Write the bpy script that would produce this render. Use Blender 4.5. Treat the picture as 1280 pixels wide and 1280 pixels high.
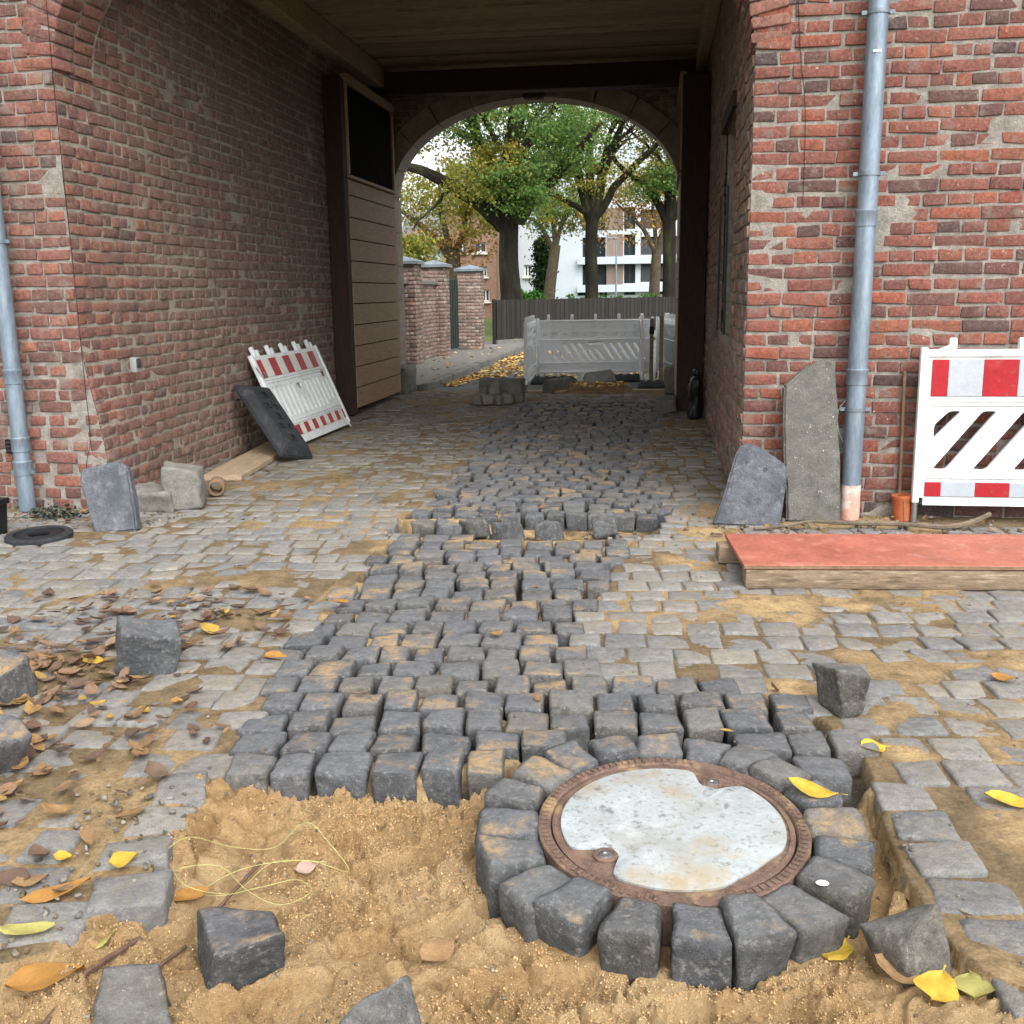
import bpy, bmesh, math, random
import numpy as np
from mathutils import Matrix, Vector
from mathutils.geometry import tessellate_polygon

for o in list(bpy.data.objects):
    bpy.data.objects.remove(o)
SC = bpy.context.scene
COL = SC.collection
rng = np.random.default_rng(11)
random.seed(5)
RAD = math.radians

# ------------------------------------------------------------------ camera
CAM_Z, TILT, YAW, ROLL, FPX = 1.52, RAD(12.1), RAD(8.2), RAD(0.7), 1282.0
_f = Vector((-math.sin(YAW) * math.cos(TILT), math.cos(YAW) * math.cos(TILT), -math.sin(TILT)))
_r = _f.cross(Vector((0, 0, 1))).normalized()
_u = _r.cross(_f)
CR = _r * math.cos(ROLL) - _u * math.sin(ROLL)
CU = _r * math.sin(ROLL) + _u * math.cos(ROLL)
cam_data = bpy.data.cameras.new('camera')
cam_data.sensor_width = 36.0
cam_data.lens = 36.0 * FPX / 1280.0
cam_data.clip_end = 2000.0
cam_data.clip_start = 0.05
cam = bpy.data.objects.new('camera', cam_data)
COL.objects.link(cam)
cam.matrix_world = Matrix(((CR.x, CU.x, -_f.x, 0), (CR.y, CU.y, -_f.y, 0), (CR.z, CU.z, -_f.z, CAM_Z), (0, 0, 0, 1)))
SC.camera = cam

# ------------------------------------------------------------------ world, sun, exposure (overcast autumn day)
SUN_EL, SUN_AZ = RAD(48), RAD(150)      # azimuth clockwise from +Y: high, behind the camera
world = bpy.data.worlds.new('World')
SC.world = world
world.use_nodes = True
wt = world.node_tree
wt.nodes.clear()
w_sky = wt.nodes.new('ShaderNodeTexSky')
w_sky.sky_type = 'NISHITA'
w_sky.sun_disc = False
w_sky.sun_elevation = SUN_EL
w_sky.sun_rotation = SUN_AZ
w_sky.air_density = 1.0
w_sky.dust_density = 4.0
w_sky.ozone_density = 1.0
w_hsv = wt.nodes.new('ShaderNodeHueSaturation')
w_hsv.inputs['Saturation'].default_value = 0.12
w_bg = wt.nodes.new('ShaderNodeBackground')
w_bg.inputs['Strength'].default_value = 0.15
w_out = wt.nodes.new('ShaderNodeOutputWorld')
wt.links.new(w_sky.outputs[0], w_hsv.inputs['Color'])
wt.links.new(w_hsv.outputs[0], w_bg.inputs['Color'])
wt.links.new(w_bg.outputs[0], w_out.inputs['Surface'])
sun_d = bpy.data.lights.new('sun', 'SUN')
sun_d.energy = 0.8
sun_d.angle = RAD(90)
sun_d.color = (1.0, 0.97, 0.92)
sun = bpy.data.objects.new('sun', sun_d)
COL.objects.link(sun)
_sd = Vector((math.sin(SUN_AZ) * math.cos(SUN_EL), math.cos(SUN_AZ) * math.cos(SUN_EL), math.sin(SUN_EL)))
sun.rotation_euler = (-_sd).to_track_quat('-Z', 'Y').to_euler()
SC.view_settings.view_transform = 'Standard'
SC.view_settings.look = 'None'
SC.view_settings.gamma = 1.0
SC.view_settings.use_curve_mapping = False
SC.view_settings.exposure = 1.25
SC.render.engine = 'CYCLES'
SC.cycles.use_denoising = True
SC.cycles.max_bounces = 10
SC.cycles.diffuse_bounces = 7
SC.cycles.transparent_max_bounces = 8
SC.cycles.caustics_reflective = False
SC.cycles.caustics_refractive = False


def depth_px(p):
    """pixel position (1280 frame) and depth of a world point"""
    d = Vector(p) - Vector((0, 0, CAM_Z))
    z = d.dot(_f)
    if z < 0.1:
        return (-1e4, -1e4, z)
    return (640 + FPX * d.dot(CR) / z, 640 - FPX * d.dot(CU) / z, z)


# ------------------------------------------------------------------ helpers
def lin(h):
    v = [int(h[i:i + 2], 16) / 255 for i in (0, 2, 4)]
    return tuple(c / 12.92 if c <= 0.04045 else ((c + 0.055) / 1.055) ** 2.4 for c in v) + (1.0,)


def pmat(name, ramp, nscale=18.0, nvar=0.35, stains=(), dust=None, bump=((60, 0.3),), rough=0.85, metallic=0.0,
         stretch=(1, 1, 1), attr_mix=None, transl=None, bdist=0.01, spec=0.3, soot=None, worn=None):
    """procedural surface: colour by random value, noise variation, stains, dust on upward faces, bump"""
    m = bpy.data.materials.new(name)
    m.use_nodes = True
    t = m.node_tree
    t.nodes.clear()
    nd, lk = t.nodes.new, t.links.new
    out = nd('ShaderNodeOutputMaterial')
    bs = nd('ShaderNodeBsdfPrincipled')
    bs.inputs['Roughness'].default_value = rough
    bs.inputs['Metallic'].default_value = metallic
    bs.inputs['Specular IOR Level'].default_value = spec
    lk(bs.outputs[0], out.inputs[0])
    geo = nd('ShaderNodeNewGeometry')
    mp = nd('ShaderNodeMapping')
    mp.inputs['Scale'].default_value = stretch
    lk(geo.outputs['Position'], mp.inputs[0])
    co = mp.outputs[0]

    def noise(scale, detail=4.0, rgh=0.6):
        n = nd('ShaderNodeTexNoise')
        n.inputs['Scale'].default_value = scale
        n.inputs['Detail'].default_value = detail
        n.inputs['Roughness'].default_value = rgh
        lk(co, n.inputs['Vector'])
        return n.outputs[0]

    def rng_map(v, a, b, c, d):
        r = nd('ShaderNodeMapRange')
        for i, x in enumerate((a, b, c, d)):
            r.inputs[i + 1].default_value = x
        lk(v, r.inputs[0])
        return r.outputs[0]

    def mix(fac, a, b, mode='MIX'):
        x = nd('ShaderNodeMix')
        x.data_type = 'RGBA'
        x.blend_type = mode
        for s, v in ((x.inputs[0], fac), (x.inputs[6], a), (x.inputs[7], b)):
            if isinstance(v, (int, float)):
                s.default_value = v
            elif isinstance(v, tuple):
                s.default_value = v
            else:
                lk(v, s)
        return x.outputs[2]

    def math_(op, a, b):
        x = nd('ShaderNodeMath')
        x.operation = op
        for s, v in ((x.inputs[0], a), (x.inputs[1], b)):
            if isinstance(v, (int, float)):
                s.default_value = v
            else:
                lk(v, s)
        return x.outputs[0]
    if isinstance(ramp, str):
        col = lin(ramp)
    else:
        at = nd('ShaderNodeAttribute')
        at.attribute_name = 'rnd'
        oi = nd('ShaderNodeObjectInfo')
        fr = math_('FRACT', math_('ADD', at.outputs['Fac'], oi.outputs['Random']), 0.0)
        cr = nd('ShaderNodeValToRGB')
        cr.color_ramp.interpolation = 'LINEAR'
        e = cr.color_ramp.elements
        n = len(ramp)
        while len(e) < n:
            e.new(0.5)
        for i, h in enumerate(ramp):
            e[i].position = i / max(1, n - 1)
            e[i].color = lin(h)
        lk(fr, cr.inputs[0])
        col = cr.outputs[0]
    if attr_mix:                       # second colour by a vertex attribute (what the ground is made of there)
        an, hexc = attr_mix
        at2 = nd('ShaderNodeAttribute')
        at2.attribute_name = an
        col = mix(at2.outputs['Fac'], col, lin(hexc))
    if soot:                           # colour of the wall changing along its length: (hex, y0, y1)
        sx = nd('ShaderNodeSeparateXYZ')
        lk(geo.outputs['Position'], sx.inputs[0])
        sf = math_('MULTIPLY', rng_map(math_('ADD', sx.outputs[1], math_('MULTIPLY', noise(1.1, 3), 1.4)), soot[1] + 0.7, soot[2] + 0.7, 0.0, 1.0), soot[3])
        col = mix(sf, col, lin(soot[0]))
    if nvar:
        v = math_('MULTIPLY', rng_map(noise(nscale, 6.0, 0.65), 0.32, 0.68, 1 - nvar, 1 + nvar), rng_map(noise(nscale * 8, 4.0, 0.7), 0.35, 0.65, 1 - nvar * .6, 1 + nvar * .6))
        cx = nd('ShaderNodeCombineColor')
        for i in range(3):
            lk(v, cx.inputs[i])
        col = mix(1.0, col, cx.outputs[0], 'MULTIPLY')
    for hexc, sc, lo, hi, amt in stains:
        f = math_('MULTIPLY', rng_map(noise(sc, 5.0, 0.6), lo, hi, 0.0, 1.0), amt)
        col = mix(f, col, lin(hexc))
    if worn:                           # paler where feet and wheels have polished the upward face
        sw = nd('ShaderNodeSeparateXYZ')
        lk(geo.outputs['Normal'], sw.inputs[0])
        wf = math_('MULTIPLY', math_('MULTIPLY', rng_map(sw.outputs[2], 0.80, 0.98, 0.0, 1.0), rng_map(noise(22, 5.0, 0.7), 0.34, 0.58, 0.35, 1.0)), worn[1])
        col = mix(wf, col, lin(worn[0]))
    if dust:
        hexc, sc, lo, hi, amt = dust
        sp = nd('ShaderNodeSeparateXYZ')
        lk(geo.outputs['Normal'], sp.inputs[0])
        up = rng_map(sp.outputs[2], 0.75, 0.97, 0.0, 1.0)
        f = math_('MULTIPLY', math_('MULTIPLY', rng_map(noise(sc, 5.0, 0.7), lo, hi, 0.0, 1.0), up), amt)
        f = math_('MULTIPLY', f, rng_map(noise(sc * 14, 3.0), 0.35, 0.55, 0.25, 1.0))
        col = mix(f, col, lin(hexc))
    if isinstance(col, tuple):
        bs.inputs['Base Color'].default_value = col
    else:
        lk(col, bs.inputs['Base Color'])
    prev = None
    for sc, st in bump:
        b = nd('ShaderNodeBump')
        b.inputs['Strength'].default_value = st
        b.inputs['Distance'].default_value = bdist
        lk(noise(sc, 5.0, 0.65), b.inputs['Height'])
        if prev is not None:
            lk(prev, b.inputs['Normal'])
        prev = b.outputs[0]
    if prev is not None:
        lk(prev, bs.inputs['Normal'])
    if transl:
        tr = nd('ShaderNodeBsdfTranslucent')
        if isinstance(col, tuple):
            tr.inputs[0].default_value = col
        else:
            lk(col, tr.inputs[0])
        ms = nd('ShaderNodeMixShader')
        ms.inputs[0].default_value = transl
        lk(bs.outputs[0], ms.inputs[1])
        lk(tr.outputs[0], ms.inputs[2])
        lk(ms.outputs[0], out.inputs[0])
    return m


def mesh_np(name, V, F, mat=None, smooth=True, attrs=None):
    """V (N,3); F (M,k) array of equal-size polygons or list of index lists"""
    me = bpy.data.meshes.new(name)
    V = np.asarray(V, dtype=np.float32)
    if isinstance(F, np.ndarray):
        k = F.shape[1]
        me.vertices.add(len(V))
        me.vertices.foreach_set('co', V.ravel())
        me.loops.add(F.size)
        me.loops.foreach_set('vertex_index', F.astype(np.int32).ravel())
        me.polygons.add(len(F))
        me.polygons.foreach_set('loop_start', np.arange(0, F.size, k, dtype=np.int32))
        me.update(calc_edges=True)
        me.validate()
    else:
        me.from_pydata(V.tolist(), [], [list(map(int, f)) for f in F])
        me.update()
    if smooth:
        me.polygons.foreach_set('use_smooth', np.ones(len(me.polygons), dtype=bool))
    for an, arr in (attrs or {}).items():
        a = me.attributes.new(an, 'FLOAT', 'POINT')
        a.data.foreach_set('value', np.asarray(arr, dtype=np.float32))
    if mat:
        me.materials.append(mat)
    return me


WM = {}
WORLD_BUILT = set()                   # things whose parts are modelled in world coordinates


def put(name, me, parent=None, M=None):
    o = bpy.data.objects.new(name, me)
    COL.objects.link(o)
    if M is None:
        M = WM[parent.name].copy() if parent and parent.name not in WORLD_BUILT else Matrix.Identity(4)
    if parent:
        o.parent = parent
        o.matrix_parent_inverse = WM[parent.name].inverted()
    o.matrix_basis = M
    WM[o.name] = M.copy()
    return o


def tag(o, label=None, cat=None, group=None, kind=None):
    for k, v in (('label', label), ('category', cat), ('group', group), ('kind', kind)):
        if v:
            o[k] = v
    return o


def thing(name, label, cat, M=None, group=None, kind=None):
    return tag(put(name, None, None, M or Matrix.Identity(4)), label, cat, group, kind)


def T(x, y, z):
    return Matrix.Translation((x, y, z))


def RZ(a):
    return Matrix.Rotation(a, 4, 'Z')


def RX(a):
    return Matrix.Rotation(a, 4, 'X')


def RY(a):
    return Matrix.Rotation(a, 4, 'Y')


class MB:
    def __init__(s):
        s.v, s.f = [], []

    def raw(s, V, F):
        b = len(s.v)
        s.v += [tuple(p) for p in V]
        s.f += [[b + i for i in f] for f in F]
        return s

    def box(s, c, size, M=None, bev=0.0):
        x, y, z = (d / 2 for d in size)
        if bev <= 0:
            P = [(-x, -y, -z), (x, -y, -z), (x, y, -z), (-x, y, -z), (-x, -y, z), (x, -y, z), (x, y, z), (-x, y, z)]
            F = [(0, 3, 2, 1), (4, 5, 6, 7), (0, 1, 5, 4), (1, 2, 6, 5), (2, 3, 7, 6), (3, 0, 4, 7)]
        else:
            P, F = rounded_box(size, bev)
        P = [Vector(p) for p in P]
        if M is not None:
            P = [M @ p for p in P]
        return s.raw([p + Vector(c) for p in P], F)

    def tube(s, path, rad, seg=10, caps=True):
        path = [Vector(p) for p in path]
        n = len(path)
        rads = rad if isinstance(rad, (list, tuple)) else [rad] * n
        b = len(s.v)
        ref = None
        for i, p in enumerate(path):
            d = (path[min(i + 1, n - 1)] - path[max(i - 1, 0)]).normalized()
            if ref is None:
                ref = Vector((0, 0, 1)) if abs(d.z) < 0.9 else Vector((1, 0, 0))
            a = (ref - d * ref.dot(d)).normalized()
            ref = a
            c = d.cross(a)
            for k in range(seg):
                th = 2 * math.pi * k / seg
                s.v.append(tuple(p + (a * math.cos(th) + c * math.sin(th)) * rads[i]))
        for i in range(n - 1):
            for k in range(seg):
                k2 = (k + 1) % seg
                s.f.append([b + i * seg + k, b + i * seg + k2, b + (i + 1) * seg + k2, b + (i + 1) * seg + k])
        if caps:
            s.f.append([b + k for k in range(seg)][::-1])
            s.f.append([b + (n - 1) * seg + k for k in range(seg)])
        return s

    def lathe(s, prof, seg=24, c=(0, 0, 0), close=False):
        b = len(s.v)
        n = len(prof)
        for r, z in prof:
            for k in range(seg):
                th = 2 * math.pi * k / seg
                s.v.append((c[0] + r * math.cos(th), c[1] + r * math.sin(th), c[2] + z))
        for i in range(n if close else n - 1):
            j = (i + 1) % n
            for k in range(seg):
                k2 = (k + 1) % seg
                s.f.append([b + i * seg + k, b + i * seg + k2, b + j * seg + k2, b + j * seg + k])
        return s

    def plate(s, outer, holes, t, M=None):
        """flat plate in the local XZ plane with holes, front at y=0, back at y=t"""
        loops = [outer] + list(holes)
        tri = tessellate_polygon([[Vector((p[0], p[1], 0)) for p in l] for l in loops])
        flat = [p for l in loops for p in l]
        n = len(flat)
        P = [Vector((p[0], 0, p[1])) for p in flat] + [Vector((p[0], t, p[1])) for p in flat]
        F = [tuple(q) for q in tri] + [tuple(i + n for i in q[::-1]) for q in tri]
        k = 0
        for l in loops:
            m = len(l)
            for i in range(m):
                a, b = k + i, k + (i + 1) % m
                F.append((a, b, b + n, a + n))
            k += m
        if M is not None:
            P = [M @ p for p in P]
        return s.raw(P, F)

    def mesh(s, name, mat, smooth=False, fix=True, rnd=None):
        me = bpy.data.meshes.new(name)
        me.from_pydata(s.v, [], s.f)
        if fix:
            bm = bmesh.new()
            bm.from_mesh(me)
            bmesh.ops.recalc_face_normals(bm, faces=bm.faces)
            bm.to_mesh(me)
            bm.free()
        if smooth:
            me.polygons.foreach_set('use_smooth', np.ones(len(me.polygons), dtype=bool))
            try:
                me.set_sharp_from_angle(angle=RAD(40))
            except Exception:
                pass
        if rnd is not None:
            a = me.attributes.new('rnd', 'FLOAT', 'POINT')
            a.data.foreach_set('value', np.full(len(me.vertices), rnd, dtype=np.float32))
        me.materials.append(mat)
        me.update()
        return me


_topo = {}


def topo(nx, ny, nz, drop=()):
    key = (nx, ny, nz, tuple(drop))
    if key in _topo:
        return _topo[key]
    idx, P, F = {}, [], []

    def vid(i, j, k):
        if (i, j, k) not in idx:
            idx[(i, j, k)] = len(P)
            P.append((i / nx, j / ny, k / nz))
        return idx[(i, j, k)]
    for k, nm in ((0, '-z'), (nz, '+z')):
        if nm not in drop:
            for i in range(nx):
                for j in range(ny):
                    q = [vid(i, j, k), vid(i + 1, j, k), vid(i + 1, j + 1, k), vid(i, j + 1, k)]
                    F.append(q if k else q[::-1])
    for j, nm in ((0, '-y'), (ny, '+y')):
        if nm not in drop:
            for i in range(nx):
                for k in range(nz):
                    q = [vid(i, j, k), vid(i + 1, j, k), vid(i + 1, j, k + 1), vid(i, j, k + 1)]
                    F.append(q[::-1] if j else q)
    for i, nm in ((0, '-x'), (nx, '+x')):
        if nm not in drop:
            for j in range(ny):
                for k in range(nz):
                    q = [vid(i, j, k), vid(i, j + 1, k), vid(i, j + 1, k + 1), vid(i, j, k + 1)]
                    F.append(q if i else q[::-1])
    _topo[key] = (np.array(P), np.array(F))
    return _topo[key]


def rounded_box(size, r, n=(3, 3, 3)):
    P, F = topo(*n)
    S = np.array(size)
    Q = np.where((P > 0.001) & (P < 0.999), 0.5 + np.sign(P - 0.5) * (0.5 - np.minimum(r / S, .3)), P)
    Q = (Q - 0.5) * S
    inn = np.clip(Q, -(S / 2 - r), S / 2 - r)
    d = Q - inn
    L = np.linalg.norm(d, axis=1, keepdims=True)
    Q = inn + np.where(L > 1e-9, d / np.maximum(L, 1e-9) * np.minimum(L, r), 0)
    return Q.tolist(), F.tolist()


_tab3 = rng.random((32, 32, 32))


def noise3(P, seed=0):
    P = P + seed * 7.31
    i = np.floor(P).astype(int)
    f = P - i
    f = f * f * (3 - 2 * f)
    r = 0
    for a in (0, 1):
        for b in (0, 1):
            for c in (0, 1):
                w = (f[:, 0] if a else 1 - f[:, 0]) * (f[:, 1] if b else 1 - f[:, 1]) * (f[:, 2] if c else 1 - f[:, 2])
                r = r + w * _tab3[(i[:, 0] + a) % 32, (i[:, 1] + b) % 32, (i[:, 2] + c) % 32]
    return r - 0.5


_tab2 = rng.random((256, 256))


def noise2(x, y, seed=0):
    x = x + seed * 17.13
    y = y + seed * 5.7
    i = np.floor(x).astype(int)
    j = np.floor(y).astype(int)
    u = x - i
    v = y - j
    u = u * u * (3 - 2 * u)
    v = v * v * (3 - 2 * v)
    t = lambda a, b: _tab2[(i + a) % 256, (j + b) % 256]
    return (t(0, 0) * (1 - u) + t(1, 0) * u) * (1 - v) + (t(0, 1) * (1 - u) + t(1, 1) * u) * v


def fbm(x, y, sc, oct=4, seed=0, gain=0.5):
    a, s, tot = 1.0, 0, 0
    for k in range(oct):
        s = s + a * noise2(x * sc, y * sc, seed + k * 3)
        tot += a
        a *= gain
        sc *= 2.03
    return s / tot


def sstep(v):
    v = np.clip(v, 0, 1)
    return v * v * (3 - 2 * v)


def rock(seed, size, n=(4, 4, 4), r=0.02, rough=0.006, skew=0.012, taper=0.0, drop=(), freq=14.0, dome=0.0):
    """stone block: rounded, skewed corners, uneven faces; origin at its centre"""
    P, F = topo(*n, drop)
    S = np.array(size)
    g = np.random.default_rng(seed)
    m = np.minimum(r * 1.1 / S, .22)
    Q = P.copy()
    for ax in range(3):
        k = n[ax]
        if k >= 3:                                     # first and last cell take the rounding
            t = P[:, ax] * k
            inner = m[ax] + (t - 1) / (k - 2) * (1 - 2 * m[ax])
            Q[:, ax] = np.where(t < 0.5, 0, np.where(t > k - 0.5, 1, inner))
        elif k == 2:                                   # only the first edge is rounded
            Q[:, ax] = np.where(np.abs(P[:, ax] - .5) < .1, m[ax], P[:, ax])
    Q = (Q - 0.5) * S
    lim = np.maximum(S / 2 - r, S * 0.1)
    inn = np.clip(Q, -lim, lim)
    d = Q - inn
    L = np.linalg.norm(d, axis=1, keepdims=True)
    Q = inn + np.where(L > 1e-9, d / np.maximum(L, 1e-9) * np.minimum(L, r), 0)
    c = g.normal(0, skew, (2, 2, 2, 3))
    u = Q / S + 0.5
    for a in (0, 1):
        for b in (0, 1):
            for e in (0, 1):
                w = (u[:, 0] if a else 1 - u[:, 0]) * (u[:, 1] if b else 1 - u[:, 1]) * (u[:, 2] if e else 1 - u[:, 2])
                Q = Q + w[:, None] * c[a, b, e]
    if taper:
        k = 1 - taper * (1 - u[:, 2])
        Q[:, 0] *= k
        Q[:, 1] *= k
    if dome:
        Q[:, 2] += np.where(u[:, 2] > 0.8, dome * (1 - (2 * u[:, 0] - 1) ** 2) * (1 - (2 * u[:, 1] - 1) ** 2), 0)
    o = g.random(3) * 20
    for ax in range(3):
        Q[:, ax] += rough * 2.2 * noise3(Q * freq + o + ax * 9.1) + rough * 1.0 * noise3(Q * freq * 2.7 + o + ax * 4.3)
    return Q, F


def inside(poly, X, Y):
    X, Y = np.asarray(X, float), np.asarray(Y, float)
    r = np.zeros(X.shape, bool)
    n = len(poly)
    for i in range(n):
        x1, y1 = poly[i]
        x2, y2 = poly[(i + 1) % n]
        c = ((y1 > Y) != (y2 > Y)) & (X < (x2 - x1) * (Y - y1) / (y2 - y1 + 1e-12) + x1)
        r ^= c
    return r


def edge_dist(poly, X, Y):
    r = np.full(np.shape(X), 1e9)
    n = len(poly)
    for i in range(n):
        x1, y1 = poly[i]
        x2, y2 = poly[(i + 1) % n]
        dx, dy = x2 - x1, y2 - y1
        t = np.clip(((X - x1) * dx + (Y - y1) * dy) / (dx * dx + dy * dy), 0, 1)
        r = np.minimum(r, np.hypot(X - x1 - t * dx, Y - y1 - t * dy))
    return r

# ------------------------------------------------------------------ materials
BASALT = ['505255', '5f6062', '45484b', '696661', '545657', '645f56', '404143', '595a5c']
OLDST = ['747473', '7e7d7a', '6a6b6d', '85827d', '717375', '797775', '8a8781', '6e7072']
m_sett = pmat('relaid basalt sett', BASALT, 30, .35, stains=[('8f8d86', 55, .54, .70, .6), ('33353a', 9, .52, .72, .6), ('c0bfba', 160, .66, .72, .6)],
              dust=('ab8f66', 3.2, .52, .64, .85), bump=((28, .6), (80, .7), (260, .5)), rough=.8, worn=('84868a', .36))
m_old = pmat('worn grey sett', OLDST, 26, .28, stains=[('96938a', 40, .5, .7, .6), ('68635a', 5, .48, .68, .5), ('c2c0b8', 140, .66, .74, .5)],
             dust=('988973', 2.0, .44, .67, .6), bump=((28, .6), (70, .6), (240, .45)), rough=.85)
m_passage = pmat('passage sett', ['73706a', '7c7871', '6a6863', '837f78', '64625e', '77746d'], 26, .22, stains=[('7f7a70', 2.2, .48, .68, .55), ('514e49', 6, .52, .7, .4)],
                 dust=('857c6c', 1.2, .44, .68, .5), bump=((60, .5), (240, .3)), rough=.82)
m_sand = pmat('building sand', 'c09d70', 7, .2, stains=[('d0b389', 3.5, .42, .60, .85), ('a07b50', 4.0, .56, .70, .6), ('d3bd96', 150, .55, .66, .6), ('76573a', 190, .58, .68, .6)],
              bump=((45, .7), (130, 1.0), (420, .9)), rough=.95, bdist=.014, spec=.1)
m_joint = pmat('joint earth', '453f36', 9, .3, attr_mix=('sandy', 'a48c68'), stains=[('4d453a', 13, .55, .72, .6), ('a39a86', 130, .62, .72, .4), ('57603a', 4.3, .66, .74, .5)],
               bump=((110, .6), (380, .5)), rough=.95, spec=.1)
BRICK_R = ['86534a', '925f52', '6b4c49', '9e5c48', '77514a', '524948', '8c5a4e', '80564d', '9c614c', '5c4b49', '8e5a50', '794f47']
BRICK_L = ['8e5b50', '7c544c', '9a6756', '6d504b', '885a50', '5f504e', '946052', '80564e', '75544e', '9c6250']
BRICK_P = ['8c7768', '876c61', '998575', '76685f', 'a07e6d', '817368', '957163', '6a605a', '938172', 'a47f70']
LIME = ('9c9388', 5.5, .57, .71, .5)
m_brick_r = pmat('red facade brick', BRICK_R, 38, .34, stains=[LIME, ('ad8c80', 60, .55, .72, .45), ('3f3432', 22, .56, .70, .65), ('cfc5b6', 34, .66, .72, .7), ('8b8176', 11, .57, .68, .6)], bump=((60, .8), (200, .8)), rough=.92, bdist=.012)
m_brick_l = pmat('weathered facade brick', BRICK_L, 38, .34, stains=[LIME, ('ad8c80', 60, .55, .72, .45), ('40363a', 20, .56, .70, .6), ('8b8176', 11, .57, .68, .6)], bump=((60, .8), (200, .8)), rough=.92, bdist=.012, soot=('7f7166', 6.5, 8.6, .66))
m_brick_p = pmat('sooty passage brick', BRICK_P, 34, .36, stains=[('8d8374', 4.5, .52, .72, .5), ('c0a994', 50, .6, .74, .35), ('4a403b', 6, .56, .74, .55)], bump=((60, .8), (200, .8)), rough=.92, bdist=.012)
m_brick_w = pmat('garden wall brick', ['85675b', '75605a', '957a6d', '5d5350', '80695f', 'a08e82'], 30, .35, stains=[('b7ab9b', 4, .55, .7, .6)], bump=((50, .6),), rough=.9)
m_mortar = pmat('lime mortar', '98928a', 14, .28, stains=[('6d675e', 6, .5, .7, .6), ('b5ada0', 5, .60, .70, .7)], bump=((60, .8), (220, .6)), rough=.95, bdist=.016)
m_mortar_p = pmat('sooty mortar', '9c9387', 14, .28, stains=[('777064', 5, .5, .7, .6), ('b3a999', 4, .6, .72, .5)], bump=((60, .8), (220, .6)), rough=.95, bdist=.016)
m_plaster = pmat('old render patch', 'a59d90', 16, .2, stains=[('beb6a8', 20, .5, .65, .6), ('857d71', 12, .55, .7, .5)], bump=((45, .7), (160, .5)), rough=.95)
m_zinc = pmat('zinc pipe', '7b8a98', 9, .18, stains=[('9aa8b4', 14, .5, .7, .6), ('5f6a73', 30, .62, .74, .5)], bump=((40, .12),), rough=.42, metallic=.45, stretch=(1, 1, .25), spec=.5)
m_zinc_d = pmat('weathered zinc joint', '77828b', 16, .25, bump=((60, .2),), rough=.5, metallic=.5)
m_painted = pmat('faded pink paint', 'c49a8c', 14, .2, stains=[('d9cfc8', 9, .48, .62, .9), ('8b7a72', 40, .6, .72, .5)], bump=((60, .3),), rough=.7)
m_slab = pmat('grey stone slab', '6a6964', 12, .3, stains=[('8c8672', 4, .5, .66, .6), ('4d5054', 4, .50, .66, .7), ('c4c0b4', 45, .66, .70, .8), ('3b3b3a', 60, .66, .72, .8)], bump=((12, .6), (30, .7), (140, .8)), rough=.9)
m_slab_b = pmat('bluish stone slab', '60636a', 14, .3, stains=[('484c52', 5, .48, .62, .7), ('8a8a86', 18, .55, .68, .6), ('2f3032', 60, .66, .72, .8)], bump=((12, .6), (30, .7), (140, .8)), rough=.85)
m_block = pmat('hewn grey block', '75736d', 14, .25, stains=[('8f8b80', 8, .5, .7, .5), ('4d4c49', 10, .56, .74, .5)], bump=((28, .8), (120, .5)), rough=.9)
m_plank = pmat('bare plank', 'a08d75', 5, .25, stains=[('84694b', 9, .52, .7, .6)], bump=((30, .35),), rough=.85, stretch=(9, 1, 9))
m_board = pmat('red coated board', 'a0604f', 5, .2, stains=[('bd857b', 9, .55, .72, .6), ('8c4239', 4, .55, .72, .4), ('d9cdc4', 60, .69, .74, .8), ('b5926a', 3.2, .64, .72, .6)], bump=((60, .15),), rough=.6)
m_timber = pmat('rough timber', '8d7b66', 5, .35, stains=[('57493b', 5, .46, .62, .8), ('b5a68c', 8, .56, .68, .6)], bump=((22, .6),), rough=.9, stretch=(1, 7, 9))
m_ply = pmat('plywood edge', '7c6550', 20, .25, bump=((50, .3),), rough=.9)
m_gateplank = pmat('oiled gate plank', '9c8163', 6, .2, stains=[('78614a', 9, .5, .7, .6), ('a88f72', 5, .58, .72, .5)], bump=((26, .35),), rough=.65, stretch=(6, .6, 8))
m_darkwood = pmat('dark stained timber', '33241e', 8, .3, stains=[('1e1613', 6, .5, .7, .6)], bump=((25, .4),), rough=.75, stretch=(6, 6, .7))
m_blackwood = pmat('black boarded panel', '120e0c', 8, .3, bump=((25, .4),), rough=.95, spec=.03, stretch=(6, 6, .7))
m_ceil = pmat('aged ceiling board', ['a28f76', '917e68', 'ab977a', '86745f'], 5, .3, stains=[('5f5040', 6, .5, .7, .6)], bump=((22, .5),), rough=.85, stretch=(.7, 8, 8))
m_sandstone = pmat('dressed arch stone', '9a9184', 8, .18, stains=[('6f675c', 5, .5, .7, .5), ('b9b1a3', 20, .6, .74, .4)], bump=((40, .4),), rough=.9)
m_iron = pmat('rusty cast iron', '6f5b50', 22, .3, stains=[('846a5c', 12, .5, .68, .6), ('4a3b35', 30, .54, .68, .7), ('b59a70', 7, .55, .68, .7)], bump=((70, .4), (260, .4)), rough=.8, metallic=.15)
m_concrete = pmat('whitened concrete infill', '9ba1a3', 8, .10, stains=[('8a8982', 6, .48, .64, .6), ('76736b', 55, .56, .66, .7), ('98886a', 3.2, .54, .68, .85), ('615e57', 20, .60, .68, .7), ('bcc1c2', 4, .55, .65, .5)], bump=((80, .2),), rough=.8)
m_steel = pmat('dull steel', '8d8f8e', 20, .25, bump=((60, .2),), rough=.4, metallic=.8)
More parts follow.
